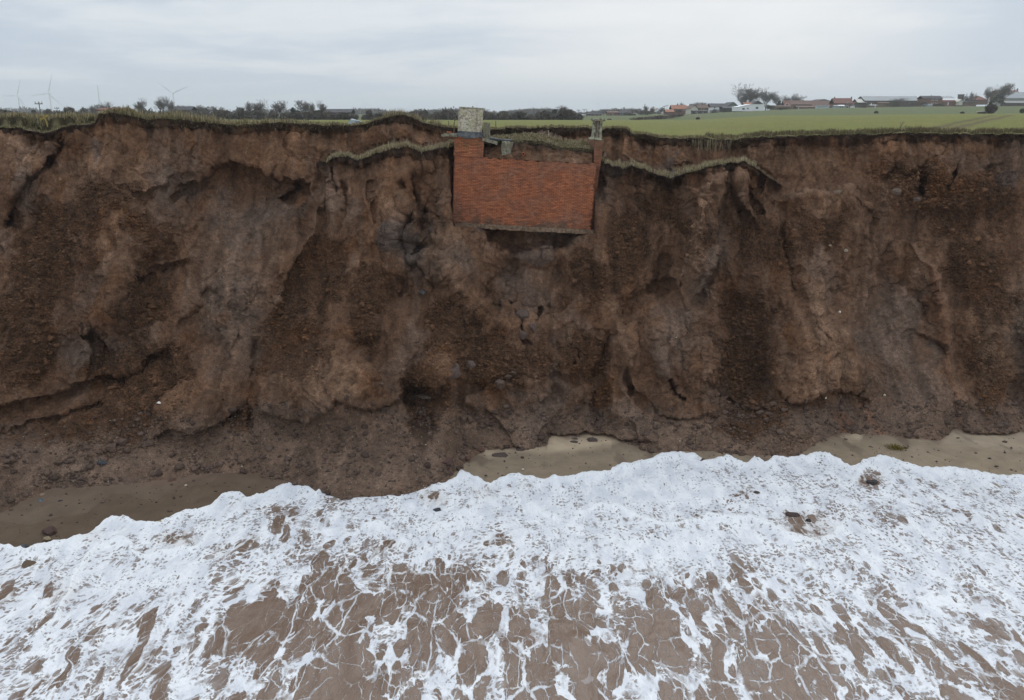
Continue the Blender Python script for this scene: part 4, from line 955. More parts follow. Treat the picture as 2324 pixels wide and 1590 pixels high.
# the slumped terraces
tm = np.argwhere(terr > .5)
zone = U[tm[:, 0], tm[:, 1]]
def terr_pts(n, u0, u1):
    m_ = tm[(zone > u0) & (zone < u1)]; m_ = m_[rn.integers(0, len(m_), n)]; j = np.minimum(m_[:, 0], NR - 2); i = np.minimum(m_[:, 1], nc - 2)
    a, b = rn.uniform(0, 1, (2, n, 1)); return P[j, i] * (1 - a) * (1 - b) + P[j + 1, i] * a * (1 - b) + P[j, i + 1] * (1 - a) * b + P[j + 1, i + 1] * a * b
p = terr_pts(22000, 740, 1030); p = p[fbm(p[:, 0] / .5, p[:, 1] / .7, 2, 3) > -.12]; blades('grass', p, rn.uniform(.04, .22, len(p)) * (1 + .7 * fbm(p[:, 0] / .5, 3, 1, 3)), np.full(len(p), .02), gcol(len(p), [4, 1.6, .3, 1.4, 2.6]), label='pale dry grass on the slumped block left of the shelter')
p = terr_pts(24000, 1040, 1352); p = p[fbm(p[:, 0] / .5, p[:, 1] / .6, 2, 3) > -.2]; blades('grass', p, rn.uniform(.03, .13, len(p)), np.full(len(p), .02), gcol(len(p), [3, 3.2, 1.2, .8, 1.4]), lean=.8, label='matted turf on top of the brick shelter')
p = terr_pts(16000, 1360, 1715); p = p[fbm(p[:, 0] / .5, p[:, 1] / .7, 2, 3) > -.08]; blades('grass', p, rn.uniform(.04, .24, len(p)) * (1 + .8 * fbm(p[:, 0] / .5, 3, 1, 3)), np.full(len(p), .02), gcol(len(p), [4, 1.4, .6, 1.4, 2.4]), label='straw grass on the slumped block right of the shelter')
for ua_, ub_ in ((745, 1025), (1045, 1345), (1362, 1700)):
    p = terr_pts(1100, ua_, ub_); p = p[fbm(p[:, 0] / .4, p[:, 1] / .5, 7, 2) > .05]
    blades('grass', p, rn.uniform(.10, .28, len(p)), np.full(len(p), .015), gcol(len(p), [3, .6, .1, 3, 2.5]), lean=.7, label='taller bleached grass stems on the slumped turf')
i0, i1 = np.searchsorted(cu, 1104), np.searchsorted(cu, 1350)
ii = rn.integers(i0, i1, 5000); jj = np.array([int(np.argmin(np.abs(V[:, i] - ridge[i]))) for i in ii]); jj = np.minimum(jj + rn.integers(0, 4, len(ii)), NR - 1)
p = P[jj, ii] + [0, -.03, 0]; blades('turf_fringe', p, rn.uniform(.03, .13, len(p)), np.full(len(p), .02), gcol(len(p), [2, 2, .6, 3, .6]) * .85, lean=.6, down=True, label='turf drooping over the soil above the brick wall')

# ================================================================== STONES, CLODS AND PEBBLES
ICO_V = []; t_ = (1 + 5 ** .5) / 2
for a, b in ((1, t_), (-1, t_), (1, -t_), (-1, -t_)): ICO_V += [(0, a, b), (a, b, 0), (b, 0, a)]
bm_ = __import__('bmesh').new(); __import__('bmesh').ops.create_icosphere(bm_, subdivisions=1, radius=1)
I0 = np.array([v.co[:] for v in bm_.verts]); F0_ = np.array([[v.index for v in f.verts] for f in bm_.faces]); bm_.free()
bm_ = __import__('bmesh').new(); __import__('bmesh').ops.create_icosphere(bm_, subdivisions=4, radius=1)
I2 = np.array([v.co[:] for v in bm_.verts]); F2_ = np.array([[v.index for v in f.verts] for f in bm_.faces]); bm_.free()
def scatter(name, pts, sizes, cols, mat, label, cat, flat=.8):
    n = len(pts); nv = len(I0)
    sh = 1 + rn.uniform(-.45, .32, (n, nv, 1)); sc = sizes[:, None, None] * np.stack([rn.uniform(.8, 1.3, n), rn.uniform(.7, 1.1, n), rn.uniform(.6, 1.0, n) * flat], -1)[:, None]
    a = rn.uniform(0, 6.28, n); ca, sa = np.cos(a), np.sin(a); v = I0[None] * sh * sc
    x = v[..., 0] * ca[:, None] - v[..., 1] * sa[:, None]; y = v[..., 0] * sa[:, None] + v[..., 1] * ca[:, None]
    v = np.stack([x, y, v[..., 2]], -1) + pts[:, None]
    f = F0_[None] + (np.arange(n) * nv)[:, None, None]
    o = mesh_obj(name, v.reshape(-1, 3), f.reshape(-1, 3), mat, cols=np.repeat(cols, nv, 0)); return tag(o, label, cat, kind='stuff')
M_clod = bpy.data.materials.new('clods'); M_clod.use_nodes = True; q = NT(M_clod.node_tree)
co = q.n('ShaderNodeNewGeometry').outputs['Position']; k_ = q.ramp(q.noise(co, 12, 5, .7), .3, .7, .7, 1.3)
bs = q.n('ShaderNodeBsdfPrincipled', {'Base Color': q.mix(1.0, q.attr('Col', 'Color'), q.n('ShaderNodeCombineXYZ', {0: k_, 1: k_, 2: k_}).outputs[0], 'MULTIPLY'), 'Roughness': .9, 'Specular IOR Level': .2,
     'Normal': q.n('ShaderNodeBump', {'Strength': .8, 'Distance': .04, 'Height': q.noise(co, 16, 5, .7)}).outputs[0]})
q.t.links.new(bs.outputs[0], q.n('ShaderNodeOutputMaterial').inputs[0])
wgt = crumb * (V > rim[None] + 30) * (1 - terr) * (U > -80) * (U < 2400)
wgt = wgt * (.25 + 1.3 * np.clip(fbm(X / 1.6, Yw / 1.6, Z / 1.6, 3) + .2, 0, 1))
for a in [(1700,930,80,26,6,5),(1130,830,170,40,0,3),(1355,900,26,60,0,3),(990,830,70,50,0,2.5),(250,1010,120,28,-14,3),(1690,830,80,120,0,2.5),(2100,430,150,50,4,3.5),(1760,1000,110,20,8,3),(560,960,40,40,0,2),(380,940,60,50,0,2),(1010,950,60,30,0,2)]:
    wgt = wgt + a[5] * region(*a[:5]) * (V < foot_l(cu)[None] + 6)
area = (D * D)                                                  # cells further off cover more ground
wf = (wgt * area).ravel(); wf /= wf.sum()
k = rn.choice(wf.size, 22000, p=wf); sz = np.clip(rn.lognormal(-3.25, .55, len(k)), .015, .20)
scatter('rubble', P.reshape(-1, 3)[k] + rn.normal(0, .02, (len(k), 3)) - [0, .0, 0], sz, c.reshape(-1, 3)[k] * rn.uniform(.6, 1.2, (len(k), 1)), M_clod, 'loose crumbs of brown clay lying on the cliff face', 'rubble')
pw = (np.maximum(apron, .18 * grey) * (V < foot_l(cu)[None] + 20) * (U > -60) * (U < 2380) * area).ravel(); pw /= pw.sum()
k = rn.choice(pw.size, 2600, p=pw); sz = np.clip(rn.lognormal(-4.25, .38, len(k)), .008, .04)
pc = np.array([[.55, .50, .38], [.42, .34, .2], [.30, .28, .25], [.10, .09, .09]])[rn.choice(4, len(k), p=[.35, .25, .25, .15])]
scatter('pebbles', P.reshape(-1, 3)[k] + [0, -.01, .01], sz, pc, M_clod, 'small pale pebbles stuck in the clay at the cliff foot', 'pebbles')

wf = ((apron * .7 + .6 * sstep(V, toe_l(cu)[None] - 80, toe_l(cu)[None] - 30)) * (V < foot_l(cu)[None] + 26) * (U > -60) * (U < 2380) * area * (.15 + np.clip(fbm(X / 1.2, Yw / 1.2, Z, 3), 0, 1.2))).ravel(); wf /= wf.sum()
k = rn.choice(wf.size, 5200, p=wf); sz = np.clip(rn.lognormal(-3.1, .62, len(k)), .015, .24)
scatter('rubble', P.reshape(-1, 3)[k] + [0, -.01, .005], sz, np.array([.125, .082, .060]) * rn.uniform(.6, 1.3, (len(k), 1)), M_clod, 'small fallen clay lumps scattered over the apron at the cliff foot', 'rubble')
bj = rn.integers(20, 88, 900); bi = rn.integers(int((-40 + 860) / 5), int((2360 + 860) / 5), 900); kk3 = (BV[bj, bi] > foot_l(bu[bi]) - 5) & (BV[bj, bi] < wl(bu[bi]) - 2)
pb_ = BP[bj, bi][kk3]; scatter('beach_debris', pb_ + [0, 0, .01], np.clip(rn.lognormal(-3.6, .6, len(pb_)), .01, .12), np.array([.11, .072, .055]) * rn.uniform(.5, 1.6, (len(pb_), 1)), M_clod, 'small clay crumbs and pebbles strewn on the sand', 'debris')
def stone(name, u, v, w_px, h_px, col, label, cat, on='cliff', seed=0, sink=.25, depth=1.0, sharp=.35, rz=0, group=None):
    r = np.random.default_rng(seed + int(u * 7 + v))
    if on == 'cliff': p_, j, i = surf(u, v); ppm = float(pxm(v, p_.y))
    else:
        zz_ = {'sand': .10, 'water': .02}[on]; p_ = Vector(atz(u, v, zz_)); ppm = float(pxm(v, p_.y))
    a, b = w_px / 2 / ppm, h_px / 2 / ppm
    if on != 'cliff': b = b * (1.0 if on == 'water' else .8)
    vv = I2.copy()
    for q_ in range(11):                                        # knock flat faces off
        nrm = r.normal(size=3); nrm /= np.linalg.norm(nrm); d_ = r.uniform(.55, .88); e = vv @ nrm - d_
        vv -= np.outer(np.maximum(e, 0), nrm)
    vv *= (1 + sharp * .3 * fbm(vv[:, 0] * 1.3 + seed, vv[:, 1] * 1.3, vv[:, 2] * 1.3, 4) + .05 * fbm(vv[:, 0] * 6 + seed, vv[:, 1] * 6, vv[:, 2] * 6, 3))[:, None]
    vv *= [a, (a + b) / 2 * depth, b]; ang = r.uniform(0, 6.28); 
    cc = np.broadcast_to(np.array(col), vv.shape) * (1 + .15 * fbm(vv[:, 0] * 5, vv[:, 1] * 5, vv[:, 2] * 5, 3))[:, None]
    o = mesh_obj(name, vv, F2_, M_clod, smooth=False, cols=cc); o.location = p_ + Vector((0, -.1 * a, b * (.45 if on == 'cliff' else .2))); o.rotation_euler = (r.uniform(-.2, .2), rz + r.uniform(-.15, .15), r.uniform(-.3, .3))
    return tag(o, label, cat, group)
CL = (.120, .076, .054); CLR = (.120, .062, .045); GRY = (.10, .10, .105)
for a in [
 ('clay_block',257,1021,30,22,CL,'larger left block of cracked brown clay in the pile at the left cliff foot'),
 ('clay_block',281,1010,26,20,CL,'tilted clay block highest in the pile at the left cliff foot'),
 ('clay_block',292,1027,20,16,CL,'rounded clay block lowest right in the pile at the left cliff foot'),
 ('clay_block',198,1019,26,11,CL,'flat clay slab left of the block pile at the left cliff foot'),
 ('clay_block',228,1030,16,11,CL,'small clay block between the flat slab and the block pile on the left'),
 ('clay_block',133,1052,24,12,CL,'low clay block at the left end of the dark crack near the cliff foot'),
 ('boulder',232,1052,28,12,(.075,.08,.086),'smooth blue grey boulder wedged under the clay blocks on the left'),
 ('stone',377,927,9,7,(.75,.70,.60),'white stone stuck in the dark clay of the lower left cliff'),
 ('clay_block',393,1102,26,22,CLR,'red brown clay clump on the wet sand at lower left'),
 ('clay_block',383,1133,32,20,CLR,'smooth mound of red brown clay nearest the foam at lower left'),
 ('clay_block',705,1072,26,18,CL,'pitted dark clay clump on the clay apron above the foam left of centre'),
 ('clay_block',1138,880,29,24,(.13,.085,.062),'single rounded clay boulder on top of the smooth clay bulge below the shelter'),
 ('clay_block',1048,959,20,22,CL,'leftmost of the three upright clay lumps at the foot of the rubble chute'),
 ('clay_block',1065,960,16,24,CL,'middle of the three upright clay lumps at the foot of the rubble chute'),
 ('clay_block',1080,955,15,16,CL,'rightmost of the three upright clay lumps at the foot of the rubble chute'),
 ('clay_block',1021,963,16,14,CL,'squat clay lump just left of the three upright lumps'),
 ('clay_block',1144,944,13,13,CLR,'small dark clay lump alone on the smooth clay bulge'),
 ('clay_block',1025,850,46,40,(.125,.09,.072),'large cracked grey clay block above the rubble chute'),
 ('clay_block',1062,832,30,20,(.125,.09,.072),'grey clay block leaning on the large cracked one above the chute'),
 ('clay_block',1186,766,30,26,(.13,.09,.07),'detached grey brown block in the hollow under the shelter'),
 ('clay_block',1187,722,32,24,(.13,.09,.07),'upper cracked block framed by deep fissures below the shelter'),
 ('clay_block',1209,748,18,26,(.13,.085,.066),'narrow upright block beside the fissured blocks below the shelter'),
 ('clay_block',962,898,44,12,(.13,.095,.07),'long pale clay slab lying across the dark gully'),
 ('clay_block',1152,857,20,14,CL,'angular clay lump on the left of the crest of the smooth bulge'),
 ('clay_block',1165,850,16,14,CL,'angular clay lump behind the boulder on the crest of the bulge'),
 ('clay_block',1250,845,14,12,CL,'clay lump in the middle of the crest above the bulge'),
 ('clay_block',1015,1052,36,20,(.11,.062,.05),'upper red brown boulder where the clay apron meets the surf'),
 ('clay_block',1060,1042,20,12,CLR,'small red boulder at the left corner of the sand patch'),
 ('clay_block',1090,1024,22,9,CLR,'flat red clay lump on the edge of the sand patch'),
 ('clay_block',970,1060,18,14,(.06,.035,.025),'dark wet clod left of the red boulders at the surf'),
 ('clay_block',1690,927,22,15,CL,'clay block at the left of the debris heap under the dark slope'),
 ('clay_block',1725,940,24,17,CL,'biggest clay block in the middle of the debris heap under the dark slope'),
 ('clay_block',1672,922,18,13,CL,'clay block at the back left of the debris heap under the dark slope'),
 ('clay_block',1745,946,20,14,CL,'clay block at the right of the debris heap under the dark slope'),
 ('clay_block',1738,957,18,13,CL,'lowest clay block of the debris heap under the dark slope'),
 ('clay_block',1756,918,20,12,CL,'clay block highest on the right of the debris heap'),
 ('clay_block',1640,940,20,13,CL,'clay block left of the debris heap beside the cracked slab'),
 ('clay_block',1775,936,18,12,CL,'clay block trailing off the right end of the debris heap'),
 ('clay_block',1916,1004,34,16,(.085,.05,.04),'dark rounded clay lump at the left tip of the right hand sand'),
 ('cobble',1882,559,9,7,(.26,.20,.13),'lower left of two tan cobbles set in the grey clay face on the right'),
 ('cobble',1890,551,8,7,(.26,.20,.13),'upper right of two tan cobbles set in the grey clay face on the right'),
 ('cobble',1919,571,11,8,(.33,.27,.19),'pale cobble on the small ledge of the grey clay face on the right'),
 ('stone',1907,710,7,6,(.75,.72,.6),'white stone in the smooth grey face on the right'),
 ('stone',1869,900,6,6,(.7,.66,.52),'white stone under the overhang on the lower right'),
 ('stone',2006,900,6,6,(.7,.63,.4),'yellowish stone in the smooth grey clay on the lower right'),
 ('clay_block',2035,440,30,16,(.15,.105,.075),'pale clay block on the bench at upper right'),
 ('clay_block',1905,437,28,11,(.20,.145,.095),'tan wedge of clay resting on the bench at upper right'),
 ('clay_block',2080,455,22,14,(.13,.09,.07),'grey clay block among the rubble right of the bench'),
 ('clay_block',1433,372,14,11,CL,'rounded clod on the grassy crest right of the shelter'),
 ('clay_block',1522,399,24,10,(.09,.07,.055),'broken lump of turf and clay in the dip right of the shelter'),
 ('boulder',955,670,24,18,(.115,.095,.088),'grey boulder caught in the dark gully left of centre')]:
    stone(*a[:6], a[6], 'stone' if a[0] != 'clay_block' else 'clay block', 'cliff', seed=3)
for a in [
 ('clay_block',1582,1019,30,22,CL,'sand','clay boulder at the left end of the lumps on the beach right of centre'),
 ('clay_block',1560,1008,20,15,CL,'sand','small lump behind the leftmost beach boulder right of centre'),
 ('clay_block',1726,1024,22,18,CL,'sand','egg shaped clay boulder nearest the foam right of centre'),
 ('clay_block',1660,1018,20,12,CL,'sand','low clay lump midway along the beach lumps right of centre'),
 ('clay_block',1782,1014,22,13,CL,'sand','clay lump at the right end of the beach lumps'),
 ('clay_block',1842,1012,20,8,CL,'sand','flat clay lump near the right hand sand'),
 ('clay_slab',1342,1001,27,16,(.095,.068,.058),'sand','largest grey clay slab sunk in the sand patch'),
 ('clay_slab',1303,997,18,6,(.095,.068,.058),'sand','upper of two thin clay slabs sunk in the sand patch'),
 ('clay_slab',1304,1004,20,7,(.095,.068,.058),'sand','lower of two thin clay slabs sunk in the sand patch'),
 ('clay_slab',1180,1022,22,11,(.10,.068,.055),'sand','brown clay slab on the left of the sand patch'),
 ('clay_slab',1138,1034,44,9,(.095,.068,.055),'sand','long curved clay slab on the left of the sand patch'),
 ('clay_block',1103,1080,7,6,(.05,.035,.03),'sand','tiny dark stone on the sand patch close to the foam'),
 ('stone',1187,1066,6,4,(.75,.72,.62),'sand','white stone on the sand patch close to the foam'),
 ('clay_block',113,1207,38,26,(.09,.055,.042),'sand','dark pitted clay lump on the wet sand near the left frame edge'),
 ('stone',108,1222,18,7,(.26,.20,.12),'sand','tan pebble heap below the dark lump near the left frame edge'),
 ('stone',95,1124,14,9,(.30,.20,.13),'sand','orange pebble at the edge of the wet clay on the far left'),
 ('stone',92,1137,18,8,(.12,.14,.16),'sand','blue grey stone beside the orange pebble on the far left'),
 ('stone',137,1137,11,5,(.04,.04,.045),'sand','black stone right of the orange pebble on the far left'),
 ('stone',455,1082,8,5,(.05,.055,.06),'sand','small dark stone on the upper edge of the wet sand at left'),
 ('stone',422,1102,7,5,(.6,.52,.36),'sand','cream pebble on the wet sand left of centre'),
 ('stone',363,1184,9,5,(.5,.40,.22),'sand','tan pebble touching the foam edge at left'),
 ('clay_block',1015,1078,38,36,(.11,.062,.05),'water','biggest red brown boulder standing in the foam edge left of centre'),
 ('rock',1979,1095,26,14,(.07,.062,.06),'water','dark rock breaking through the foam at right'),
 ('rock',1799,1170,34,9,(.075,.052,.042),'water','long dark rock awash in the foam right of centre'),
 ('rock',1835,1183,14,10,(.05,.04,.035),'water','small black rock beside the long one awash in the foam'),
 ('rock',1592,1046,24,8,(.09,.05,.04),'water','reddish rock at the foam front right of centre'),
 ('rock',1716,1119,16,6,(.08,.06,.05),'water','low brown rock in the foam below the beach lumps'),
 ('rock',993,1159,22,9,(.055,.055,.058),'water','dark grey rock in the foam below the red boulders'),
 ('rock',52,1243,20,13,(.10,.10,.10),'water','grey boulder in the foam at the left frame edge')]:
    stone(*a[:6], a[7], 'clay slab' if a[0] == 'clay_slab' else ('clay block' if a[0] == 'clay_block' else 'rock' if a[0] == 'rock' else 'stone'), a[6], seed=9, depth=1.2)
wp = atz(2032, 1017, .12); kk2 = rn.normal(0, 1, (260, 3)) * [.20, .16, .03] + wp
o = blades('seaweed', kk2, rn.uniform(.05, .14, 260), np.full(260, .03), np.array([.20, .15, .02]) * rn.uniform(.5, 1.1, (260, 1)), lean=1.5); o['label'] = 'clump of yellow green seaweed on the right hand sand'; o['category'] = 'seaweed'
# ================================================================== FAR THINGS
def dmat(name, col, rough=.85, var=.2, sc=1.5): return simple_mat(name, col, rough, var, sc, 0)
MB = dict(brick=dmat('red_brick_far', (.20, .11, .082)), brown=dmat('brown_brick_far', (.20, .135, .10)), dark=dmat('dark_brick_far', (.11, .085, .075)), white=dmat('white_paint', (.84, .84, .82), .7, .06),
          cream=dmat('cream_render', (.60, .57, .48), .7, .08), stone=dmat('grey_blockwork', (.30, .29, .26)), black=dmat('black_cladding', (.055, .055, .055)), green=dmat('green_boards', (.13, .16, .12)),
          rdark=dmat('dark_roof_tiles', (.075, .070, .072)), rorange=dmat('orange_pantiles', (.36, .16, .095)), rbrown=dmat('brown_pantiles', (.165, .10, .076)), rgrey=dmat('grey_sheet_roof', (.34, .35, .34), .7), rred=dmat('red_roof_tiles', (.21, .10, .075)),
          metal=dmat('corrugated_metal', (.42, .46, .46), .5, .12), glass=dmat('window_glass', (.05, .06, .07), .2, .1), pane=dmat('pale_glazing', (.35, .42, .46), .3, .1), frame=dmat('window_frame_white', (.8, .8, .78), .6, .05), chim=dmat('chimney_brick', (.14, .085, .065)),
          turb=dmat('turbine_white', (.88, .89, .90), .5, .03), pole=dmat('creosoted_wood', (.10, .085, .07)), blue=dmat('blue_tarpaulin', (.25, .36, .48), .6, .1))
def boxmesh(x0, x1, y0, y1, z0, z1):
    v = [(x, y, z) for z in (z0, z1) for x, y in ((x0, y0), (x1, y0), (x1, y1), (x0, y1))]
    return v, [(3, 2, 1, 0), (4, 5, 6, 7), (0, 1, 5, 4), (1, 2, 6, 5), (2, 3, 7, 6), (3, 0, 4, 7)]
def box(name, x0, x1, y0, y1, z0, z1, m, par): v, f = boxmesh(x0, x1, y0, y1, z0, z1); return mesh_obj(name, np.array(v, float), f, m, par)
def building(name, label, cat, u0, u1, vb, ve, vr, Y, depth, wall, roof, kind='x', wins=(), chims=(), doors=(), ve2=None, over=.35, sink=1.5):
    """a house seen from the sea: u0..u1 wide, rows of base, eaves and ridge, at distance Y"""
    a = at(u0, vb, Y); b = at(u1, vb, Y); W = float(b[0] - a[0]); zb = float(a[2]); ze = float(at(u0, ve, Y)[2]) - zb; zr = float(at(u0, vr, Y)[2]) - zb
    zr_ = ze + max(zr - ze, .3) if kind != 'x' else float(at(u0, vr, Y + depth / 2)[2]) - zb
    o = empty(name, (float(a[0]), Y, zb)); tag(o, label, cat)
    ze2 = ze if ve2 is None else float(at(u0, ve2, Y)[2]) - zb
    if kind == 'y':                                             # gable towards the sea
        v = [(0, 0, -sink), (W, 0, -sink), (W, 0, ze), (W / 2, 0, zr_), (0, 0, ze)]; v += [(x, depth, z) for x, y, z in v]
        f = [(0, 1, 2, 3, 4), (9, 8, 7, 6, 5), (0, 5, 6, 1), (1, 6, 7, 2), (4, 9, 5, 0)]; mesh_obj('wall', np.array(v, float), f, MB[wall], o)
        t = .18; sl_ = (zr_ - ze) / (W / 2)
        v = []
        for y in (-over, depth + over): v += [(-over, y, ze - over * sl_ + .02), (W / 2, y, zr_ + .02), (W + over, y, ze - over * sl_ + .02), (W + over, y, ze - over * sl_ + t), (W / 2, y, zr_ + t + .05), (-over, y, ze - over * sl_ + t)]
        f = [(0, 1, 4, 5), (1, 2, 3, 4), (11, 10, 7, 6), (10, 9, 8, 7), (5, 4, 10, 11), (4, 3, 9, 10), (1, 0, 6, 7), (2, 1, 7, 8), (0, 5, 11, 6), (3, 2, 8, 9)]
        rf = mesh_obj('roof', np.array(v, float), f, MB[roof], o)
    elif kind == 'mono':                                        # roof line climbs from one side, then runs level
        xs = [0, W * .5, W]; zs = [ze, ze2, ze2 + .05]
        v = [(0, 0, 0), (W, 0, 0), (W, 0, zs[2]), (W * .5, 0, zs[1]), (0, 0, zs[0])]; v += [(x, depth, z) for x, y, z in v]
        f = [(0, 1, 2, 3, 4), (9, 8, 7, 6, 5), (0, 5, 6, 1), (1, 6, 7, 2), (4, 9, 5, 0)]; mesh_obj('wall', np.array(v, float), f, MB[wall], o)
        v = []
        for y in (-.25, depth + .25): v += [(-.3, y, zs[0] + .02), (W * .5, y, zs[1] + .02), (W + .3, y, zs[2] + .02), (W + .3, y, zs[2] + .25), (W * .5, y, zs[1] + .25), (-.3, y, zs[0] + .25)]
        f = [(0, 1, 4, 5), (1, 2, 3, 4), (11, 10, 7, 6), (10, 9, 8, 7), (5, 4, 10, 11), (4, 3, 9, 10), (1, 0, 6, 7), (2, 1, 7, 8), (0, 5, 11, 6), (3, 2, 8, 9)]
        rf = mesh_obj('roof', np.array(v, float), f, MB[roof], o)
        box('plinth', .1, W - .1, .1, depth - .1, -sink, -.02, MB['black'], o)
    elif kind == 'flat':
        box('wall', 0, W, 0, depth, -sink, ze, MB[wall], o); rf = box('roof', -.2, W + .2, -.2, depth + .2, ze + .02, ze + .35, MB[roof], o)
    else:                                                       # ridge parallel to the shore, or hipped
        hip = min(W, depth) * .45 if kind == 'hip' else 0
        d2 = depth / 2; g = [(0, 0, -sink), (W, 0, -sink), (W, depth, -sink), (0, depth, -sink), (0, 0, ze), (W, 0, ze), (W, depth, ze), (0, depth, ze)]
        f = [(0, 1, 5, 4), (1, 2, 6, 5), (2, 3, 7, 6), (3, 0, 4, 7)]
        if not hip: g += [(0, d2, zr_), (W, d2, zr_)]; f += [(5, 6, 9), (7, 4, 8)]
        mesh_obj('wall', np.array(g, float), f, MB[wall], o)
        sl_ = (zr_ - ze) / d2; e = ze - over * sl_
        v = [(-over, -over, e), (W + over, -over, e), (W + over, depth + over, e), (-over, depth + over, e), (-over + hip, d2, zr_ + .05), (W + over - hip, d2, zr_ + .05)]
        v += [(x, y, z + .16) for x, y, z in v]
        f = [(6, 7, 11, 10), (8, 9, 10, 11), (7, 8, 11), (9, 6, 10), (0, 4, 5, 1), (2, 5, 4, 3), (1, 5, 2), (3, 4, 0), (0, 1, 7, 6), (1, 2, 8, 7), (2, 3, 9, 8), (3, 0, 6, 9)]
        rf = mesh_obj('roof', np.array(v, float), f, MB[roof], o)
    for (wu, wv, ww, wh) in wins:                               # window centre and size in frame units
        p_ = at(wu, wv, Y); s_x = ww / 2 / float(pxm(wv, Y)); s_z = wh / 2 / float(pxm(wv, Y)); x = float(p_[0] - a[0]); z = float(p_[2]) - zb
        wf_ = box('window', x - s_x, x + s_x, -.09, .02, z - s_z, z + s_z, MB['frame' if wall not in ('white', 'cream') else 'glass'], o)
        box('glass', x - s_x * .78, x + s_x * .78, -.12, -.095, z - s_z * .75, z + s_z * .75, MB['glass'], wf_)
    for (du_, dt_, dw_) in doors:
        p_ = at(du_, dt_, Y); s_x = dw_ / 2 / float(pxm(vb, Y)); x = float(p_[0] - a[0]); box('door', x - s_x, x + s_x, -.09, .02, 0, float(p_[2]) - zb, MB['frame'], o)
    for (cu_, cv_, cw_) in chims:
        p_ = at(cu_, cv_, Y + depth / 2); x = float(p_[0] - a[0]); s_x = cw_ / 2 / float(pxm(cv_, Y)); z = float(p_[2]) - zb
        c_ = box('chimney', x - s_x, x + s_x, depth / 2 - s_x, depth / 2 + s_x, ze + .3, z - .25, MB['chim'], rf)
        tube('chimney_pot', [(x, depth / 2, z - .24), (x, depth / 2, z + .15)], s_x * .35, MB['chim'], c_, 6)
    return o
def r6(x, y): return 1502.7 + x / 5.358, 178.2 + y / 5.358
def r7(x, y): return 1890 + x / 5.358, 178.2 + y / 5.358
def r3(x, y): return 1162 + x / 4, 155 + y / 4
def BL(fr, name, label, cat, x0, x1, yb, ye, yr, Y, depth, wall, roof, kind='x', wins=(), chims=(), doors=(), ye2=None, **kw):
    s_ = 4.0 if fr is r3 else 5.358
    return building(name, label, cat, fr(x0, 0)[0], fr(x1, 0)[0], fr(0, yb)[1], fr(0, ye)[1], fr(0, yr)[1], Y, depth, wall, roof, kind,
        [(*fr(a, b), c_ / s_, d_ / s_) for a, b, c_, d_ in wins], [(*fr(a, b), c_ / s_) for a, b, c_ in chims], [(*fr(a, b), c_ / s_) for a, b, c_ in doors], None if ye2 is None else fr(0, ye2)[1], **kw)
# cottages across the field, left to right
BL(r3, 'bungalow', 'bungalow with a dark roof and white dormer behind the end of the hedge', 'house', 400, 545, 445, 422, 378, 430, 10, 'brown', 'rdark', wins=[(465, 400, 22, 16), (420, 430, 30, 8)], chims=[(500, 374, 8)])
BL(r3, 'bungalow', 'brown bungalow with dark hipped roof and one central chimney alone beyond the meadow', 'house', 682, 812, 440, 420, 390, 500, 9, 'brown', 'rdark', 'hip', wins=[(705, 427, 26, 10), (752, 430, 12, 10), (790, 428, 14, 10)], chims=[(731, 378, 8)])
BL(r3, 'bungalow', 'low red brick bungalow with two white windows left of the dark roofed house', 'house', 868, 965, 437, 405, 395, 520, 8, 'brick', 'rbrown', wins=[(915, 422, 12, 16), (882, 424, 10, 10)])
BL(r3, 'house', 'dark roofed house with a chimney right of the red brick bungalow', 'house', 968, 1075, 434, 408, 380, 520, 10, 'dark', 'rdark', 'hip', wins=[(985, 418, 10, 12), (1005, 418, 10, 12)], chims=[(982, 374, 9)])
BL(r3, 'shed', 'long low pale roofed shed beside the dark roofed house', 'shed', 1035, 1125, 432, 417, 412, 520, 5, 'dark', 'rgrey')
BL(r3, 'shed', 'low white shed beside the poles left of the lone brown bungalow', 'shed', 615, 665, 438, 428, 423, 520, 5, 'white', 'rgrey')
BL(r6, 'cottage', 'small cottage with orange roof at the left end of the village', 'house', 46, 145, 430, 410, 383, 520, 8, 'brick', 'rorange', wins=[(70, 420, 14, 10)])
BL(r6, 'cottage', 'terraced cottage with a long orange roof and tall chimney', 'house', 118, 300, 420, 372, 330, 540, 9, 'brick', 'rorange', wins=[(160, 382, 14, 14), (195, 384, 22, 16), (264, 383, 18, 14)], chims=[(189, 306, 14), (128, 326, 8)])
BL(r6, 'cottage', 'orange roofed annexe between the long orange roof and the white gable', 'house', 296, 345, 420, 362, 340, 545, 8, 'dark', 'rorange', chims=[(350, 318, 8)])
BL(r6, 'house', 'slate roofed house peeping over the white gabled one', 'house', 352, 470, 420, 345, 316, 580, 8, 'dark', 'rdark')
BL(r6, 'house', 'white gable end of the tall brown roofed house', 'house', 341, 432, 430, 368, 327, 520, 14, 'cream', 'rbrown', 'y')
BL(r6, 'house', 'brick house with brown roof, two windows and a blue chimney beside the white gable', 'house', 434, 560, 432, 362, 325, 523, 9, 'brown', 'rbrown', wins=[(478, 376, 13, 18), (508, 376, 13, 18)], chims=[(488, 293, 9), (430, 308, 10)])
BL(r6, 'outbuilding', 'dark brick lean-to in front of the white gabled house', 'shed', 374, 545, 440, 402, 394, 505, 5, 'dark', 'rdark', wins=[(421, 422, 20, 26), (495, 422, 16, 22)])
BL(r6, 'barn', 'long dark roofed barn with a whitish lower wall', 'barn', 592, 795, 378, 348, 310, 540, 12, 'white', 'rdark', wins=[(640, 358, 14, 12)], chims=[(596, 300, 6)])
BL(r6, 'barn', 'green boarded barn with its gable towards the sea', 'barn', 797, 928, 380, 342, 293, 560, 18, 'green', 'rdark', 'y')
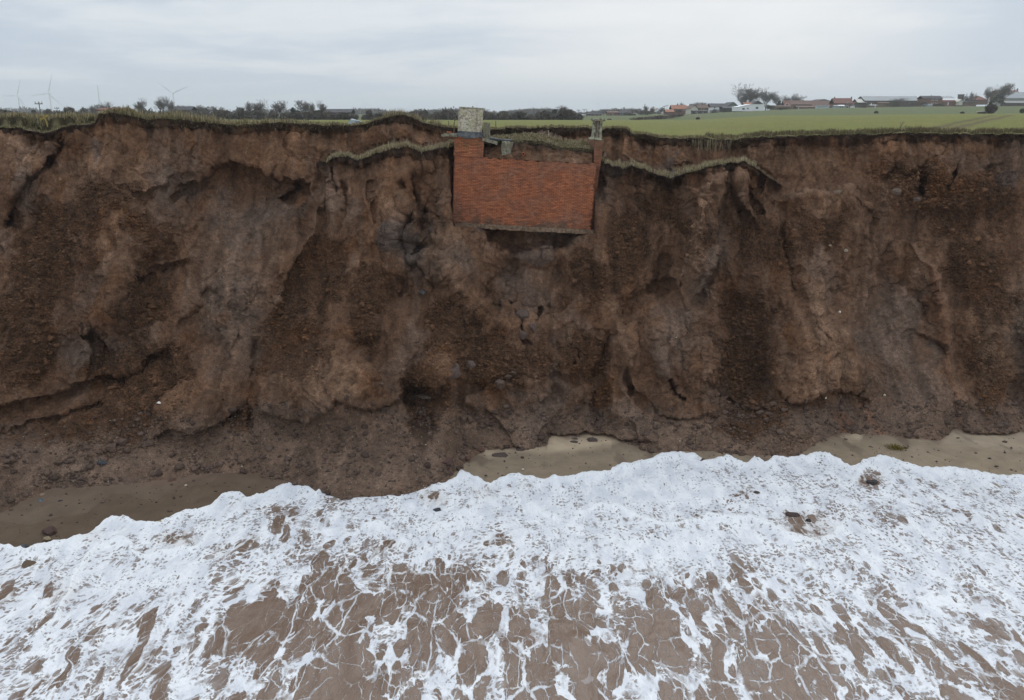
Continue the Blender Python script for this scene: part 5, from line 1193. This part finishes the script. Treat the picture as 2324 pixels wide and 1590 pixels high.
BL(r6, 'shed', 'open black shed under the green gable', 'shed', 742, 912, 412, 364, 346, 520, 10, 'black', 'rdark')
BL(r6, 'chalet', 'long white boarded building whose roof line climbs from the left, three dark windows', 'house', 912, 1240, 400, 355, 318, 500, 12, 'white', 'white', 'mono', wins=[(988, 372, 28, 18), (1042, 368, 20, 14), (1154, 360, 28, 22)], ye2=320)
BL(r6, 'house', 'bright orange roof rising behind the long white building', 'house', 1002, 1100, 380, 330, 297, 560, 8, 'brick', 'rorange')
BL(r6, 'barn', 'dark gabled barn behind the white building under the great bare tree', 'barn', 1088, 1228, 380, 318, 276, 560, 14, 'black', 'rdark', 'y')
BL(r6, 'cottage', 'red brick cottage with an arched white dormer window', 'house', 1486, 1560, 378, 330, 276, 570, 8, 'brick', 'rred', wins=[(1519, 320, 34, 20)], chims=[(1553, 268, 6)])
BL(r6, 'barn', 'long brown pantiled barn with a chimney in the middle of the village', 'barn', 1562, 1812, 380, 318, 274, 590, 12, 'brown', 'rbrown', chims=[(1714, 262, 14)])
BL(r6, 'outbuilding', 'low pantiled range in front of the long brown barn', 'shed', 1640, 1882, 390, 352, 340, 560, 7, 'brown', 'rbrown', doors=[(1660, 356, 8)])
BL(r6, 'outbuilding', 'low brown sheds at the left of the pantiled barns', 'shed', 1345, 1560, 392, 345, 334, 565, 7, 'brown', 'rbrown', doors=[(1430, 372, 12)])
BL(r6, 'barn', 'big brown roofed barn beside the red house', 'barn', 1822, 2082, 385, 335, 274, 600, 14, 'brown', 'rbrown')
BL(r6, 'barn', 'wide dark gable showing above the big brown barn roof', 'barn', 1850, 2075, 350, 285, 257, 640, 18, 'black', 'rdark', 'y')
BL(r6, 'container', 'silver corrugated container in front of the brown barns', 'container', 1886, 2030, 376, 338, 334, 530, 4, 'metal', 'metal', 'flat')
BL(r6, 'house', 'tall red house with a chimney at each end of its roof', 'house', 2090, 2312, 368, 302, 246, 560, 9, 'brick', 'rred', wins=[(2245, 302, 16, 18), (2262, 302, 12, 18), (2280, 302, 12, 18), (2250, 348, 34, 26)], chims=[(2098, 226, 12), (2304, 224, 12)])
BL(r6, 'conservatory', 'cream and glass conservatory built against the red house', 'conservatory', 2150, 2215, 368, 338, 328, 552, 4, 'cream', 'pane', wins=[(2168, 350, 20, 14), (2195, 350, 18, 14)])
BL(r6, 'conservatory', 'pale blue glazed lean-to left of the cream conservatory', 'conservatory', 2092, 2148, 368, 340, 332, 552, 4, 'pane', 'rgrey')
BL(r7, 'shed', 'small white sided shed just right of the red house', 'shed', 238, 266, 368, 334, 326, 540, 4, 'white', 'rdark')
BL(r7, 'barn', 'dark gabled outbuilding right of the red house', 'barn', 242, 318, 370, 326, 290, 560, 9, 'dark', 'rbrown', 'y')
BL(r7, 'shed', 'small shed with a pale yellow roof left of the long grey barn', 'shed', 300, 400, 330, 294, 254, 590, 10, 'black', 'cream')
BL(r7, 'shed', 'white fronted shed door in front of the long grey barn', 'shed', 455, 530, 366, 332, 324, 540, 4, 'brown', 'rgrey', doors=[(517, 330, 12)])
BL(r7, 'barn', 'long barn with a pale grey sheet roof, the widest in the village', 'barn', 385, 1062, 345, 272, 222, 590, 16, 'dark', 'rgrey', doors=[(470, 300, 10)])
BL(r7, 'outbuilding', 'low brown range below the long grey barn', 'shed', 552, 690, 335, 300, 293, 570, 6, 'brown', 'rbrown')
BL(r7, 'house', 'brick house with dark roof and two bright upper windows', 'house', 1090, 1325, 325, 246, 218, 560, 8, 'brick', 'rdark', wins=[(1218, 263, 26, 22), (1263, 263, 24, 22), (1215, 302, 26, 10), (1258, 302, 26, 10)], chims=[(1200, 204, 9)])
BL(r7, 'barn', 'grey sheet roofed barn right of the brick house with bright windows', 'barn', 1328, 1485, 275, 248, 222, 600, 12, 'stone', 'rgrey')
BL(r7, 'greenhouse', 'long low building with a very pale roof beside the tower', 'shed', 1326, 1535, 275, 262, 252, 575, 6, 'brick', 'white')
BL(r7, 'outbuilding', 'red brick outbuilding with a dark roof left of the pale gable', 'shed', 1330, 1532, 328, 282, 270, 560, 7, 'brick', 'rred', doors=[(1405, 290, 10)])
BL(r7, 'shed', 'small pale yellow gable below the tower', 'shed', 1535, 1578, 300, 280, 258, 556, 6, 'cream', 'cream', 'y')
BL(r7, 'barn', 'round shouldered dark barn right of the pale gable', 'barn', 1578, 1745, 328, 292, 270, 560, 9, 'brown', 'rdark', 'hip')
BL(r7, 'silo_tower', 'square brown tower standing over the right of the village', 'tower', 1549, 1592, 275, 202, 196, 580, 4, 'dark', 'rdark', 'flat', wins=[(1570, 213, 8, 14)])
BL(r7, 'house', 'red hipped roof house between the small trees and the grey stone barn', 'house', 1702, 1880, 292, 262, 218, 570, 9, 'brown', 'rred', 'hip', chims=[(1722, 240, 8)])
BL(r7, 'house', 'tall red roofed house with a chimney, behind the grey stone barn', 'house', 1990, 2255, 290, 180, 150, 600, 9, 'brown', 'rred', chims=[(2248, 122, 11), (2030, 135, 8)])
BL(r7, 'stone_barn', 'large grey stone barn at the right edge of the photo', 'barn', 2085, 2420, 350, 242, 172, 540, 14, 'stone', 'rgrey')
BL(r7, 'shed', 'low stone lean-to against the grey barn', 'shed', 2100, 2340, 352, 300, 280, 525, 6, 'dark', 'stone')
BL(r7, 'container', 'pale corrugated container on the green meadow below the village', 'container', 1107, 1207, 358, 320, 316, 500, 3, 'metal', 'white', 'flat')
BL(r7, 'garden_wall', 'low pale wall beside the dark round bush on the right', 'wall', 1776, 1868, 424, 410, 405, 288, 1.0, 'dark', 'cream', 'flat', sink=.5)
building('barn', 'open fronted dark barn behind the hedge on the left', 'barn', 734, 796, 262, 256, 249, 380, 10, 'black', 'rdark')
building('bungalow', 'low pinkish roof showing above the straw grass on the far left', 'house', 226, 270, 268, 252, 249, 110, 4, 'cream', 'rred')
building('house', 'dark roof with chimney half hidden by the bare trees on the left', 'house', 388, 434, 262, 250, 243, 400, 8, 'brown', 'rdark', chims=[(429, 241, 3)])

# ------------------------------------------------------------------ bare trees
def tree_mesh(seed, spread, twigs=2600, upright=.6):
    r = random.Random(seed); tr_v, tr_f, cr_v, cr_f = [], [], [], []
    def seg(p, q_, r0, r1, V_, F_, n=4):
        t = (q_ - p).normalized(); a = t.cross(Vector((.3, .2, 1) if abs(t.z) < .95 else (1, 0, 0))).normalized(); b = t.cross(a); k = len(V_)
        for pt, rr_ in ((p, r0), (q_, r1)):
            for i in range(n): V_.append(tuple(pt + (a * math.cos(6.283 * i / n) + b * math.sin(6.283 * i / n)) * rr_))
        for i in range(n): F_.append((k + i, k + (i + 1) % n, k + n + (i + 1) % n, k + n + i))
    ends = []
    def grow(p, d, ln, rad, lev):
        k = 3 if lev < 2 else 2
        for _ in range(k):
            d = (d + Vector((r.gauss(0, .14), r.gauss(0, .14), r.gauss(.04, .08)))).normalized(); q_ = p + d * ln / k
            seg(p, q_, rad, rad * .8, tr_v if lev < 2 else cr_v, tr_f if lev < 2 else cr_f, 5 if lev < 2 else 3); rad *= .8
            p = q_
            if lev < 5 and (lev > 0 or _ > 0):
                for __ in range(3 if lev == 0 else 2):
                    a = r.uniform(0, 6.283); side = Vector((math.cos(a), math.sin(a), 0)) * spread
                    grow(p, (d * upright + side * (1.05 if lev == 0 else 1) + Vector((0, 0, .3))).normalized(), (.42 if lev == 0 else ln) * r.uniform(.55, .78), rad * .6, lev + 1) if lev < 4 else ends.append((p, d, ln))
    grow(Vector((0, 0, -.05)), Vector((0, 0, 1)), .24, .024, 0)
    r.shuffle(ends)
    for p, d, ln in ends[:twigs]:
        for _ in range(3):
            e = (d + Vector((r.gauss(0, .5), r.gauss(0, .5), r.gauss(.1, .4)))).normalized() * r.uniform(.03, .075); w_ = Vector((r.gauss(0, 1), r.gauss(0, 1), r.gauss(0, 1))).normalized() * .0036
            k = len(cr_v); cr_v.extend([tuple(p - w_), tuple(p + w_), tuple(p + e)]); cr_f.append((k, k + 1, k + 2))
    tr = np.array(tr_v); cr_ = np.array(cr_v); hmax = np.percentile(cr_[:, 2], 97.5); wmax = np.percentile(np.abs(cr_[:, :2]), 98)
    return tr / [wmax, wmax, hmax], tr_f, cr_ / [wmax, wmax, hmax], cr_f
M_bark = simple_mat('bark', (.13, .11, .095), .9, .3, 2); M_twig = simple_mat('bare_twigs', (.19, .165, .145), .95, .2, .6); M_twigo = simple_mat('russet_twigs', (.20, .12, .065), .95, .2, .6); M_ever = simple_mat('evergreen', (.035, .045, .025), .95, .4, .5)
protos = []
for k, (sdd, spd, up_) in enumerate(((3, .75, .6), (8, .9, .5), (14, .6, .8), (21, 1.0, .45))):
    tv, tf, cv, cf2 = tree_mesh(sdd, spd, 2200, up_)
    mt_ = bpy.data.meshes.new('trunk'); mt_.from_pydata(tv.tolist(), [], tf); mt_.materials.append(M_bark)
    mc_ = bpy.data.meshes.new('crown'); mc_.from_pydata(cv.tolist(), [], cf2); mc_.materials.append(M_twig); protos.append((mt_, mc_))
def base_z(u, Y):
    j = np.argmin(np.abs(pu - u)); return float(np.interp(Y, GP[:, j, 1], GP[:, j, 2]))
def tree(u, vt, w_px, Y, label, k=0, name='bare_tree', group='bare trees', vb=None):
    zb = base_z(u, Y) if vb is None else float(at(u, vb, Y)[2]); top = at(u, vt, Y); ppm = float(pxm(vt, Y)); Hh = float(top[2]) - zb; Wd = w_px / 2 / ppm
    o = empty(name, (float(top[0]), Y, zb - .1), (0, 0, random.uniform(0, 6.28))); tag(o, label, 'tree', group)
    for nm, me in zip(('trunk', 'crown'), protos[k % 4]):
        c_ = bpy.data.objects.new(nm, me); COL.objects.link(c_); c_.parent = o; c_.scale = (Wd, Wd, Hh)
    return o
LT = 'bare winter tree '
for a in [(211,240,20,340,'leftmost of the low trees behind the straw grass',1),(237,234,32,350,'with a round crown directly under the radio mast',3),(316,229,28,350,'narrow crowned, left of the biggest left hand tree',2),
          (362,223,44,350,'biggest and darkest of those on the left skyline',3),(382,231,20,360,'small crown touching the right of the biggest left hand tree',0),(412,241,38,420,'low and wide just right of the third turbine',1),
          (450,241,36,430,'low spreading one left of the middle of the left skyline',3),(472,243,34,430,'low spreading one at the gap in the left skyline',1),(562,234,30,330,'left of the pair over the start of the hedge',0),(586,232,32,330,'right of the pair over the start of the hedge',2),
          (628,232,46,330,'broad crowned over the left part of the hedge',3),(691,231,36,330,'rounded crown left of the dark barn',1),(708,237,22,340,'small one tucked against the right of the rounded crown',0),(731,234,22,330,'standing alone just left of the dark barn',2),
          (948,248,20,520,'tiny one on the horizon left of the concrete block',1),(1035,248,16,560,'tiny one behind the lichened concrete block',1),(1098,247,20,560,'tiny one on the horizon just right of the concrete block',3),
          (1280,241,22,440,'behind the bungalow with the white dormer',3),(1466,240,12,500,'thin tall one left of the russet tree',2),(1452,250,26,500,'low bushy one right of the long pale shed',1),(1497,245,24,500,'low one right of the russet tree',0),
          (1551,235,14,590,'small crown behind the long orange roof',0),(1586,234,30,600,'behind the brick house with blue chimney',1),(1606,236,20,580,'right of the brick house with blue chimney',2),(1570,240,16,590,'low one between the orange annexe and the white gable',1),
          (1704,199,62,600,'largest of all, towering over the long white building',2),(1740,206,40,600,'second stem of the great clump over the white building, on its right',2),(1684,214,26,605,'lower left shoulder of the great clump over the white building',1),(1768,215,34,610,'dense one right of the great clump',0),
          (1788,219,26,610,'between the dense tree and the spreading one over the arched dormer',3),(1806,216,36,610,'spreading crown over the cottage with the arched dormer',3),(2207,212,18,560,'taller of two small trees right of the tower',0),(2195,217,13,565,'shorter of two small trees right of the tower',2),
          (2246,201,34,480,'dense rounded one left of the tall red roofed house',3),(2280,193,38,500,'largest on the right, in front of the tall red roofed house',1),(2038,224,40,540,'low wide one in front of the long grey barn',3),(2078,232,24,540,'low one left of the brick house with bright windows',1)]:
    tree(a[0], a[1], a[2], a[3], LT + a[4], a[5], group=None)
o = tree(1480, 244, 22, 500, 'russet brown leafed tree among the low bushes left of the orange roofs', 3, 'tree', None)
for c_ in o.children:
    if c_.name.startswith('crown'):
        c_.data = c_.data.copy(); c_.data.materials[0] = M_twigo
# evergreens, bushes and hedges: leaf sprays filling a volume
def sprays(name, centres, radii, n, size, mat, label=None, cat=None, parent=None, kind=None, seed=0):
    r = np.random.default_rng(seed + n); centres = np.array(centres, float); radii = np.array(radii, float); w_ = radii.prod(1) ** .67; k = r.choice(len(centres), n, p=w_ / w_.sum())
    d = r.normal(size=(n, 3)); d /= np.linalg.norm(d, axis=1)[:, None]; rad_ = r.uniform(.25, 1.05, n) ** .45
    p_ = centres[k] + d * rad_[:, None] * radii[k]
    a = r.normal(size=(n, 3)) * size; b = r.normal(size=(n, 3)) * size; a[:, 2] *= 1.4
    v = np.stack([p_ - a * .5, p_ + b * .5, p_ + a * .6, ], 1).reshape(-1, 3)
    o = mesh_obj(name, v, np.arange(n * 3).reshape(-1, 3), mat, parent); return tag(o, label, cat, kind=kind)
def bush(u, vb, vt, w_px, Y, mat, label, name='bush', cat='bush', n=900):
    b_ = at(u, vb, Y); t = at(u, vt, Y); ppm = float(pxm(vb, Y)); Hh = float(t[2] - b_[2]); W = w_px / ppm
    o = empty(name, tuple(b_)); tag(o, label, cat)
    cs = [(random.uniform(-.32, .32) * W, random.uniform(-.2, .2) * W, Hh * random.uniform(.22, .72)) for _ in range(9)]; rs = [(W * random.uniform(.14, .26), W * .25, Hh * random.uniform(.16, .3)) for _ in range(9)]
    sprays('crown', cs, rs, n, max(.25, Hh * .09), mat, parent=o, seed=int(u)); tube('trunk', [(0, 0, -.3), (0, 0, Hh * .5)], [Hh * .04, Hh * .02], M_bark, o, 5); return o
M_bush = simple_mat('winter_bush', (.135, .105, .088), .95, .4, .4); M_bushg = simple_mat('ivy_bush', (.085, .085, .052), .95, .4, .4); M_hedge = simple_mat('hedge_twigs', (.125, .105, .085), .95, .45, .25)
bush(1260, 262, 246, 15, 428, M_ever, 'tall dark evergreen against the left of the dormer bungalow', 'evergreen_tree', 'tree')
bush(671, 268, 244, 26, 320, M_ever, 'dark rounded evergreen in the hedge left of the rounded bare tree', 'evergreen_tree', 'tree')
bush(14, 262, 249, 7, 340, M_ever, 'small dark conifer on the horizon below the first turbine', 'evergreen_tree', 'tree')
bush(77, 262, 248, 10, 340, M_ever, 'small dark conifer on the horizon left of the second turbine', 'evergreen_tree', 'tree')
bush(1768, 246, 228, 12, 590, M_ever, 'dark conifer under the dense bare trees of the village', 'evergreen_tree', 'tree')
bush(1745, 251, 236, 26, 520, M_bushg, 'dark green bush at the right end of the long white building')
bush(2250, 258.5, 230, 27, 287, M_bush, 'tall dark rounded bush on the far edge of the crop at right', n=2200)
bush(2321, 257, 247, 14, 287, M_bushg, 'dark bush at the right frame edge below the stone barn')
bush(1383, 275, 271, 10, 285, M_bush, 'small dark bush alone on the meadow edge below the brown bungalows')
bush(1585, 272, 268, 11, 285, M_bush, 'small dark bush at the crop edge below the white gable')
bush(1988, 257, 253, 8, 330, M_bush, 'small dark bush on the meadow below the red house')
bush(2184, 258, 255, 8, 300, M_bush, 'tiny dark bush on the crop edge below the tower')
for k_, (u_, w_, vt_, vb_, lb) in enumerate([(1625, 30, 246, 259, 'bramble bush between the brick house and the black shed'), (1650, 24, 248, 257, 'bush in front of the black shed'), (1712, 30, 252, 256, 'scrub at the foot of the long white building'), (2028, 46, 229, 243, 'wide dark bush left of centre before the long grey barn'),
        (2090, 36, 228, 242, 'dark bush before the brick house with bright windows'), (2125, 40, 236, 241, 'clipped dark hedge bush under the bright windows'), (1958, 26, 236, 246, 'bush between the red house and the long barn'), (2262, 30, 219, 236, 'ivy covered bush under the right hand trees'), (1540, 20, 248, 256, 'garden bush under the long orange roof'),
        (1470, 46, 252, 262, 'russet scrub between the sheds and the village'), (1430, 30, 254, 263, 'scrub right of the long pale shed'), (1780, 40, 244, 250, 'scrub at the left end of the low brown sheds')]):
    bush(u_, vb_, vt_, w_, 500 if u_ < 2200 else 470, M_bushg if k_ % 2 else M_bush, lb)
def hedge_run(name, pts, hgt, n, mat, label, cat='hedge', dep=3.0, size=.5, seed=0):
    cs, rs = [], []; r = random.Random(seed)
    for (x0, y0, z0), (x1, y1, z1) in zip(pts[:-1], pts[1:]):
        m_ = max(2, int(math.hypot(x1 - x0, y1 - y0) / 1.6))
        for i in range(m_):
            t = (i + r.random()) / m_; h_ = hgt * r.uniform(.45, 1.05) * (1 + .22 * math.sin(x0 + i * .31) + .15 * math.sin(i * .083)); cs.append((x0 + (x1 - x0) * t, y0 + (y1 - y0) * t + r.uniform(-dep, dep) / 2, z0 + (z1 - z0) * t + h_ * .45)); rs.append((r.uniform(1.0, 2.0), r.uniform(1., 2.), h_ * .55))
    o = sprays(name, cs, rs, n, size, mat, label, cat, seed=seed); return o
def gpt(u, Y, vb=None):
    p_ = at(u, 262, Y); return (float(p_[0]), Y, base_z(u, Y) if vb is None else float(at(u, vb, Y)[2]))
hedge_run('hedge', [gpt(-120, 300), gpt(200, 310), gpt(420, 305), gpt(575, 292)], 3.4, 16000, M_hedge, 'hedge along the left skyline behind the straw grass', seed=1)
hedge_run('hedge', [gpt(575, 288), gpt(700, 286), gpt(850, 285), gpt(1000, 284), gpt(1150, 284), gpt(1316, 284)], 2.7, 26000, M_hedge, 'long dark bare hedge beyond the green field in the middle', seed=2)
hedge_run('hedge', [gpt(1440, 286, 273.5), gpt(1500, 310, 270), gpt(1545, 350, 264)], .9, 5000, M_bush, 'low dark hedge crossing the meadow in front of the orange roofed cottages', dep=1.2, size=.3, seed=3)
for k_, (ua, ub, Yw_, hh3) in enumerate([(-200, 600, 1400, 8), (500, 1300, 1100, 5.5), (700, 1250, 1900, 7), (1150, 1500, 900, 4), (1450, 2500, 2600, 8)]):
    cs, rs = [], []
    for _ in range(420):
        u_ = random.uniform(ua, ub); Y_ = Yw_ * random.uniform(.95, 1.05); s_ = hh3 * random.uniform(.5, 1.1) * (1 + .4 * math.sin(u_ / 31)); x_ = float(at(u_, 256, Y_)[0]); cs.append((x_, Y_, base_z(u_, Y_) + s_ * .4)); rs.append((s_ * 1.4, s_, s_ * .6))
    sprays('distant_wood', cs, rs, 9000, Yw_ / 700, M_hedge, ['far wood behind the left hand turbines', 'line of far trees behind the long hedge', 'hazy wood on the horizon in the middle', 'far bushes behind the brown bungalows', 'far wood behind the village'][k_], 'wood', kind='stuff', seed=k_)
# ------------------------------------------------------------------ wind turbines
def turbine(u, v, Y, vb, blades_px, angs, label):
    p_ = at(u, v, Y); ppm = float(pxm(v, Y)); Lb = blades_px / ppm; zb = float(at(u, vb, Y)[2]) - 3; Hh = float(p_[2]) - zb
    o = empty('wind_turbine', (float(p_[0]), Y, zb)); tag(o, label, 'wind turbine')
    rt = max(Lb * .045, .55 * Y / 1898 * .9); 
    tube('tower', [(0, 0, 0), (0, 0, Hh * .5), (0, 0, Hh)], [rt, rt * .85, rt * .62], MB['turb'], o, 10)
    box('nacelle', -rt * .8, rt * .8, -rt * 1.2, rt * 2.6, Hh - rt * .1, Hh + rt * 1.4, MB['turb'], o)
    hub = empty('hub_root', (0, 0, 0)); bpy.data.objects.remove(hub)
    tube('hub', [(0, -rt * 2.3, Hh + rt * .6), (0, -rt * 1.8, Hh + rt * .6), (0, -rt * 1.2, Hh + rt * .6)], [rt * .2, rt * .75, rt * .8], MB['turb'], o, 10)
    for an in angs:
        a = R(an); dx, dz = math.sin(a), math.cos(a); w0 = rt * .95; v_, f_ = [], []
        for i, (t, w_) in enumerate(((0, .35), (.08, .45), (.22, 1.0), (.5, .66), (.8, .42), (1.0, .22))):
            for sx_, sy_ in ((-1, -.25), (1, -.1), (1, .1), (-1, .25)):
                v_.append((dx * Lb * t + dz * sx_ * w0 * w_ * .8, -rt * 1.7 + sy_ * w0 * w_, Hh + rt * .6 + dz * Lb * t - dx * sx_ * w0 * w_ * .8))
        for i in range(5):
            for k in range(4): f_.append((i * 4 + k, i * 4 + (k + 1) % 4, i * 4 + 4 + (k + 1) % 4, i * 4 + 4 + k))
        f_.append((20, 21, 22, 23)); mesh_obj('blade', np.array(v_), f_, MB['turb'], o)
turbine(40.7, 219, 1750, 256, 38, (20, -91, 146), 'wind turbine at the left frame edge with one blade pointing left')
turbine(112, 214, 1550, 256, 44, (18, -97, 134), 'tallest and nearest wind turbine, second from the left')
turbine(393, 213.5, 1650, 256, 40, (-54, 68, 178), 'wind turbine standing apart over the bare trees on the left')
turbine(827, 236, 3600, 257, 17, (-20, 107, 230), 'small far wind turbine right of the dark barn')
turbine(936, 238, 4200, 257, 16, (-5, 130, 235), 'small far wind turbine over the clifftop mound')
turbine(983, 237, 4000, 257, 13, (-42, 55, 180), 'small far wind turbine right of the mound')
turbine(1082, 237.5, 4200, 257, 11, (30, -68, 170), 'small far wind turbine right behind the lichened concrete block')
turbine(1203, 234.5, 4200, 257, 10, (-47, 32, 175), 'left of the close pair of far wind turbines')
turbine(1216, 238, 3900, 257, 12, (2, -118, 132), 'right of the close pair of far wind turbines')
turbine(1260, 239.5, 5000, 257, 7, (-30, 50, 175), 'tiniest wind turbine, just above the dark evergreen')
turbine(1357.5, 233.5, 3900, 257, 14, (-3, -118, 150), 'far wind turbine left of the last pair, over the brown bungalow')
turbine(1379, 236.5, 4000, 257, 12, (-42, 52, 182), 'far wind turbine over the low red brick bungalow')
# radio mast
p_ = at(229, 257, 900); mast = empty('radio_mast', tuple(p_ - [0, 0, 5])); tag(mast, 'thin radio mast rising over the bare trees on the left', 'mast')
hm = float(at(229, 197, 900)[2] - p_[2]) + 5
for k in range(3): a = 2.09 * k; tube('leg', [(1.0 * math.cos(a), 1.0 * math.sin(a), 0), (.35 * math.cos(a), .35 * math.sin(a), hm)], .16, MB['turb'], mast, 4)
tube('antenna', [(0, 0, hm), (0, 0, hm + 2.5)], .25, MB['turb'], mast, 4)
rg_v, rg_f = [], []
for k in range(26):
    z = hm * (k + .5) / 26; rr_ = 1.0 - .65 * z / hm; b0 = len(rg_v)
    for j in range(3): a = 2.09 * j; rg_v += [(rr_ * math.cos(a), rr_ * math.sin(a), z), (rr_ * math.cos(a), rr_ * math.sin(a), z + .25)]
    for j in range(3): j2 = (j + 1) % 3; rg_f.append((b0 + 2 * j, b0 + 2 * j2, b0 + 2 * j2 + 1, b0 + 2 * j + 1))
mesh_obj('bracing', np.array(rg_v), rg_f, MB['turb'], mast)
# poles
def pole(u, vt, Y, label, arm=1.0, name='telegraph_pole', rmin=.11):
    zb = base_z(u, Y) - .3; t = at(u, vt, Y); Hh = float(t[2]) - zb; r_ = max(rmin, Y / 1898 * .42 * (rmin / .11))
    o = empty(name, (float(t[0]), Y, zb)); tag(o, label, 'pole'); tube('shaft', [(0, 0, 0), (0, 0, Hh)], [r_, r_ * .8], MB['pole'], o, 6)
    if arm:
        box('crossarm', -arm, arm, -r_ * 1.9, -r_ * .9, Hh - .5, Hh - .5 + r_ * 1.6, MB['pole'], o)
        for s_ in (-.85, 0, .85): tube('insulator', [(s_ * arm, -r_ * 1.4, Hh - .5 + r_ * 1.6), (s_ * arm, -r_ * 1.4, Hh - .5 + r_ * 1.6 + .4)], r_ * .6, MB['pole'], o, 5)
for a in [(88, 232, 200, 'tallest telegraph pole, below the second turbine', .9), (129, 244, 330, 'short telegraph pole right of the second turbine', .9), (199, 246, 330, 'telegraph pole left of the mast trees', .0), (522, 248, 330, 'pole alone in the gap of the left skyline', 0), (863, 249.5, 420, 'telegraph pole over the hedge right of the dark barn', .9),
          (1313, 249, 420, 'left telegraph pole of the row by the low white shed', .9), (1326, 248, 420, 'middle telegraph pole of the row by the low white shed', .9), (1332, 247.5, 420, 'plain pole just left of the brown bungalow', 0), (1265, 243, 420, 'telegraph pole above the dark evergreen', .9),
          (1370, 249, 480, 'telegraph pole between the brown bungalow and the red brick one', .9), (1508, 241, 560, 'left of two telegraph poles at the left end of the village', .9), (1514, 239, 560, 'right of two telegraph poles at the left end of the village', .9), (2178, 217, 560, 'slim pole beside the brown tower', 0)]:
    pole(a[0], a[1], a[2], a[3], a[4])
for a in [(984, 274, 62, 'thin fence post on the field edge right of the mound'), (1018, 275, 62, 'thin fence post left of the lichened concrete block'), (1125, 275, 62, 'thin fence post right of the lichened concrete block')]:
    pole(a[0], a[1], a[2], a[3], 0, 'fence_post', .03)
p_, j_, i_ = surf(1246, float(ridge_l(1246)) - 12); st = tube('marker_stake', [(0, 0, -.1), (0, 0, .40)], .022, M_conc); st.location = p_; tag(st, 'short pale stake on the turf behind the brick shelter', 'stake')
# bent yellow post, wreckage, small leafless shrub
p_ = at(100, 277, 43.3); yp = empty('sign_post', tuple(p_ - [0, 0, .05])); tag(yp, 'bent yellow post with a broken plate on the slipped ledge at far left', 'post')
M_yel = simple_mat('faded_yellow', (.36, .27, .07), .7, .2, 4)
tube('shaft', [(.14, 0, -.2), (.10, 0, .12), (.02, 0, .22)], .025, M_yel, yp, 6)
pl_ = rough_box('plate', -.22, .26, -.02, .02, .0, .07, M_yel, yp, n=(5, 1, 2), amp=.01); pl_.location = (.02, 0, .20); pl_.rotation_euler = (0, -.5, .1)
pl_ = rough_box('plate', -.16, .14, -.02, .02, .0, .05, M_yel, yp, n=(5, 1, 2), amp=.01); pl_.location = (-.02, .03, .33); pl_.rotation_euler = (0, .12, .1)
p_ = at(800, 280, 49.5); wr = empty('wrecked_shed', tuple(p_)); tag(wr, 'small crumpled tin shelter lying on the cliff edge left of the mound', 'wreckage')
wv_ = np.array([(-.30, 0, -.1), (.45, 0, -.1), (.45, .5, -.1), (-.30, .5, -.1), (-.12, .05, .22), (.42, .02, .12), (.42, .5, .10), (-.1, .5, .24)], float)
mesh_obj('tin_panel', wv_, [(0, 1, 5, 4), (4, 5, 6, 7), (1, 2, 6, 5)], MB['metal'], wr); mesh_obj('rusty_end', wv_[[0, 4, 7, 3]] - [.012, .004, 0], [(0, 1, 2, 3)], simple_mat('rusty_tin', (.20, .10, .07), .8, .3, 6), wr)
mesh_obj('blue_sheet', np.array([(.12, -.02, -.1), (.44, -.02, -.1), (.42, -.02, .1), (.18, -.02, .13)]), [(0, 1, 2, 3)], MB['blue'], wr)
sh_p = land_pts(200, 2040, 2055, 1.0, 1.6)[0]
sr = random.Random(4); sv_, sf_ = [], []
so_ = empty('dead_shrub', tuple(sh_p)); tag(so_, 'single leafless shrub sticking up among the weeds on the right cliff edge', 'shrub')
def twig(p, d, ln, r_, lev):
    q_ = p + d * ln; tube('stem', [p, (p + q_) / 2 + Vector((sr.gauss(0, .02), sr.gauss(0, .02), 0)), q_], [r_, r_ * .8, r_ * .6], M_bark, so_, 4)
    if lev < 3:
        for _ in range(2 if lev else 4): twig(q_ if lev else p + d * ln * sr.uniform(.4, 1), (d + Vector((sr.gauss(0, .55), sr.gauss(0, .4), .1))).normalized(), ln * .62, r_ * .65, lev + 1)
twig(Vector((0, 0, 0)), Vector((0, 0, 1)), .32, .016, 0)
# ------------------------------------------------------------------ sea air
hz = bpy.data.materials.new('sea_haze'); hz.use_nodes = True; q = NT(hz.node_tree)
vol = q.t.nodes.new('ShaderNodeVolumePrincipled'); vol.inputs['Color'].default_value = (.93, .96, 1.0, 1); vol.inputs['Density'].default_value = 0.00018; vol.inputs['Anisotropy'].default_value = .2
q.t.links.new(vol.outputs[0], q.n('ShaderNodeOutputMaterial').inputs[1])
v, f = boxmesh(-14000, 14000, -700, 15000, -6, 190); hb = mesh_obj('haze', np.array(v, float), f, hz); tag(hb, kind='stuff')
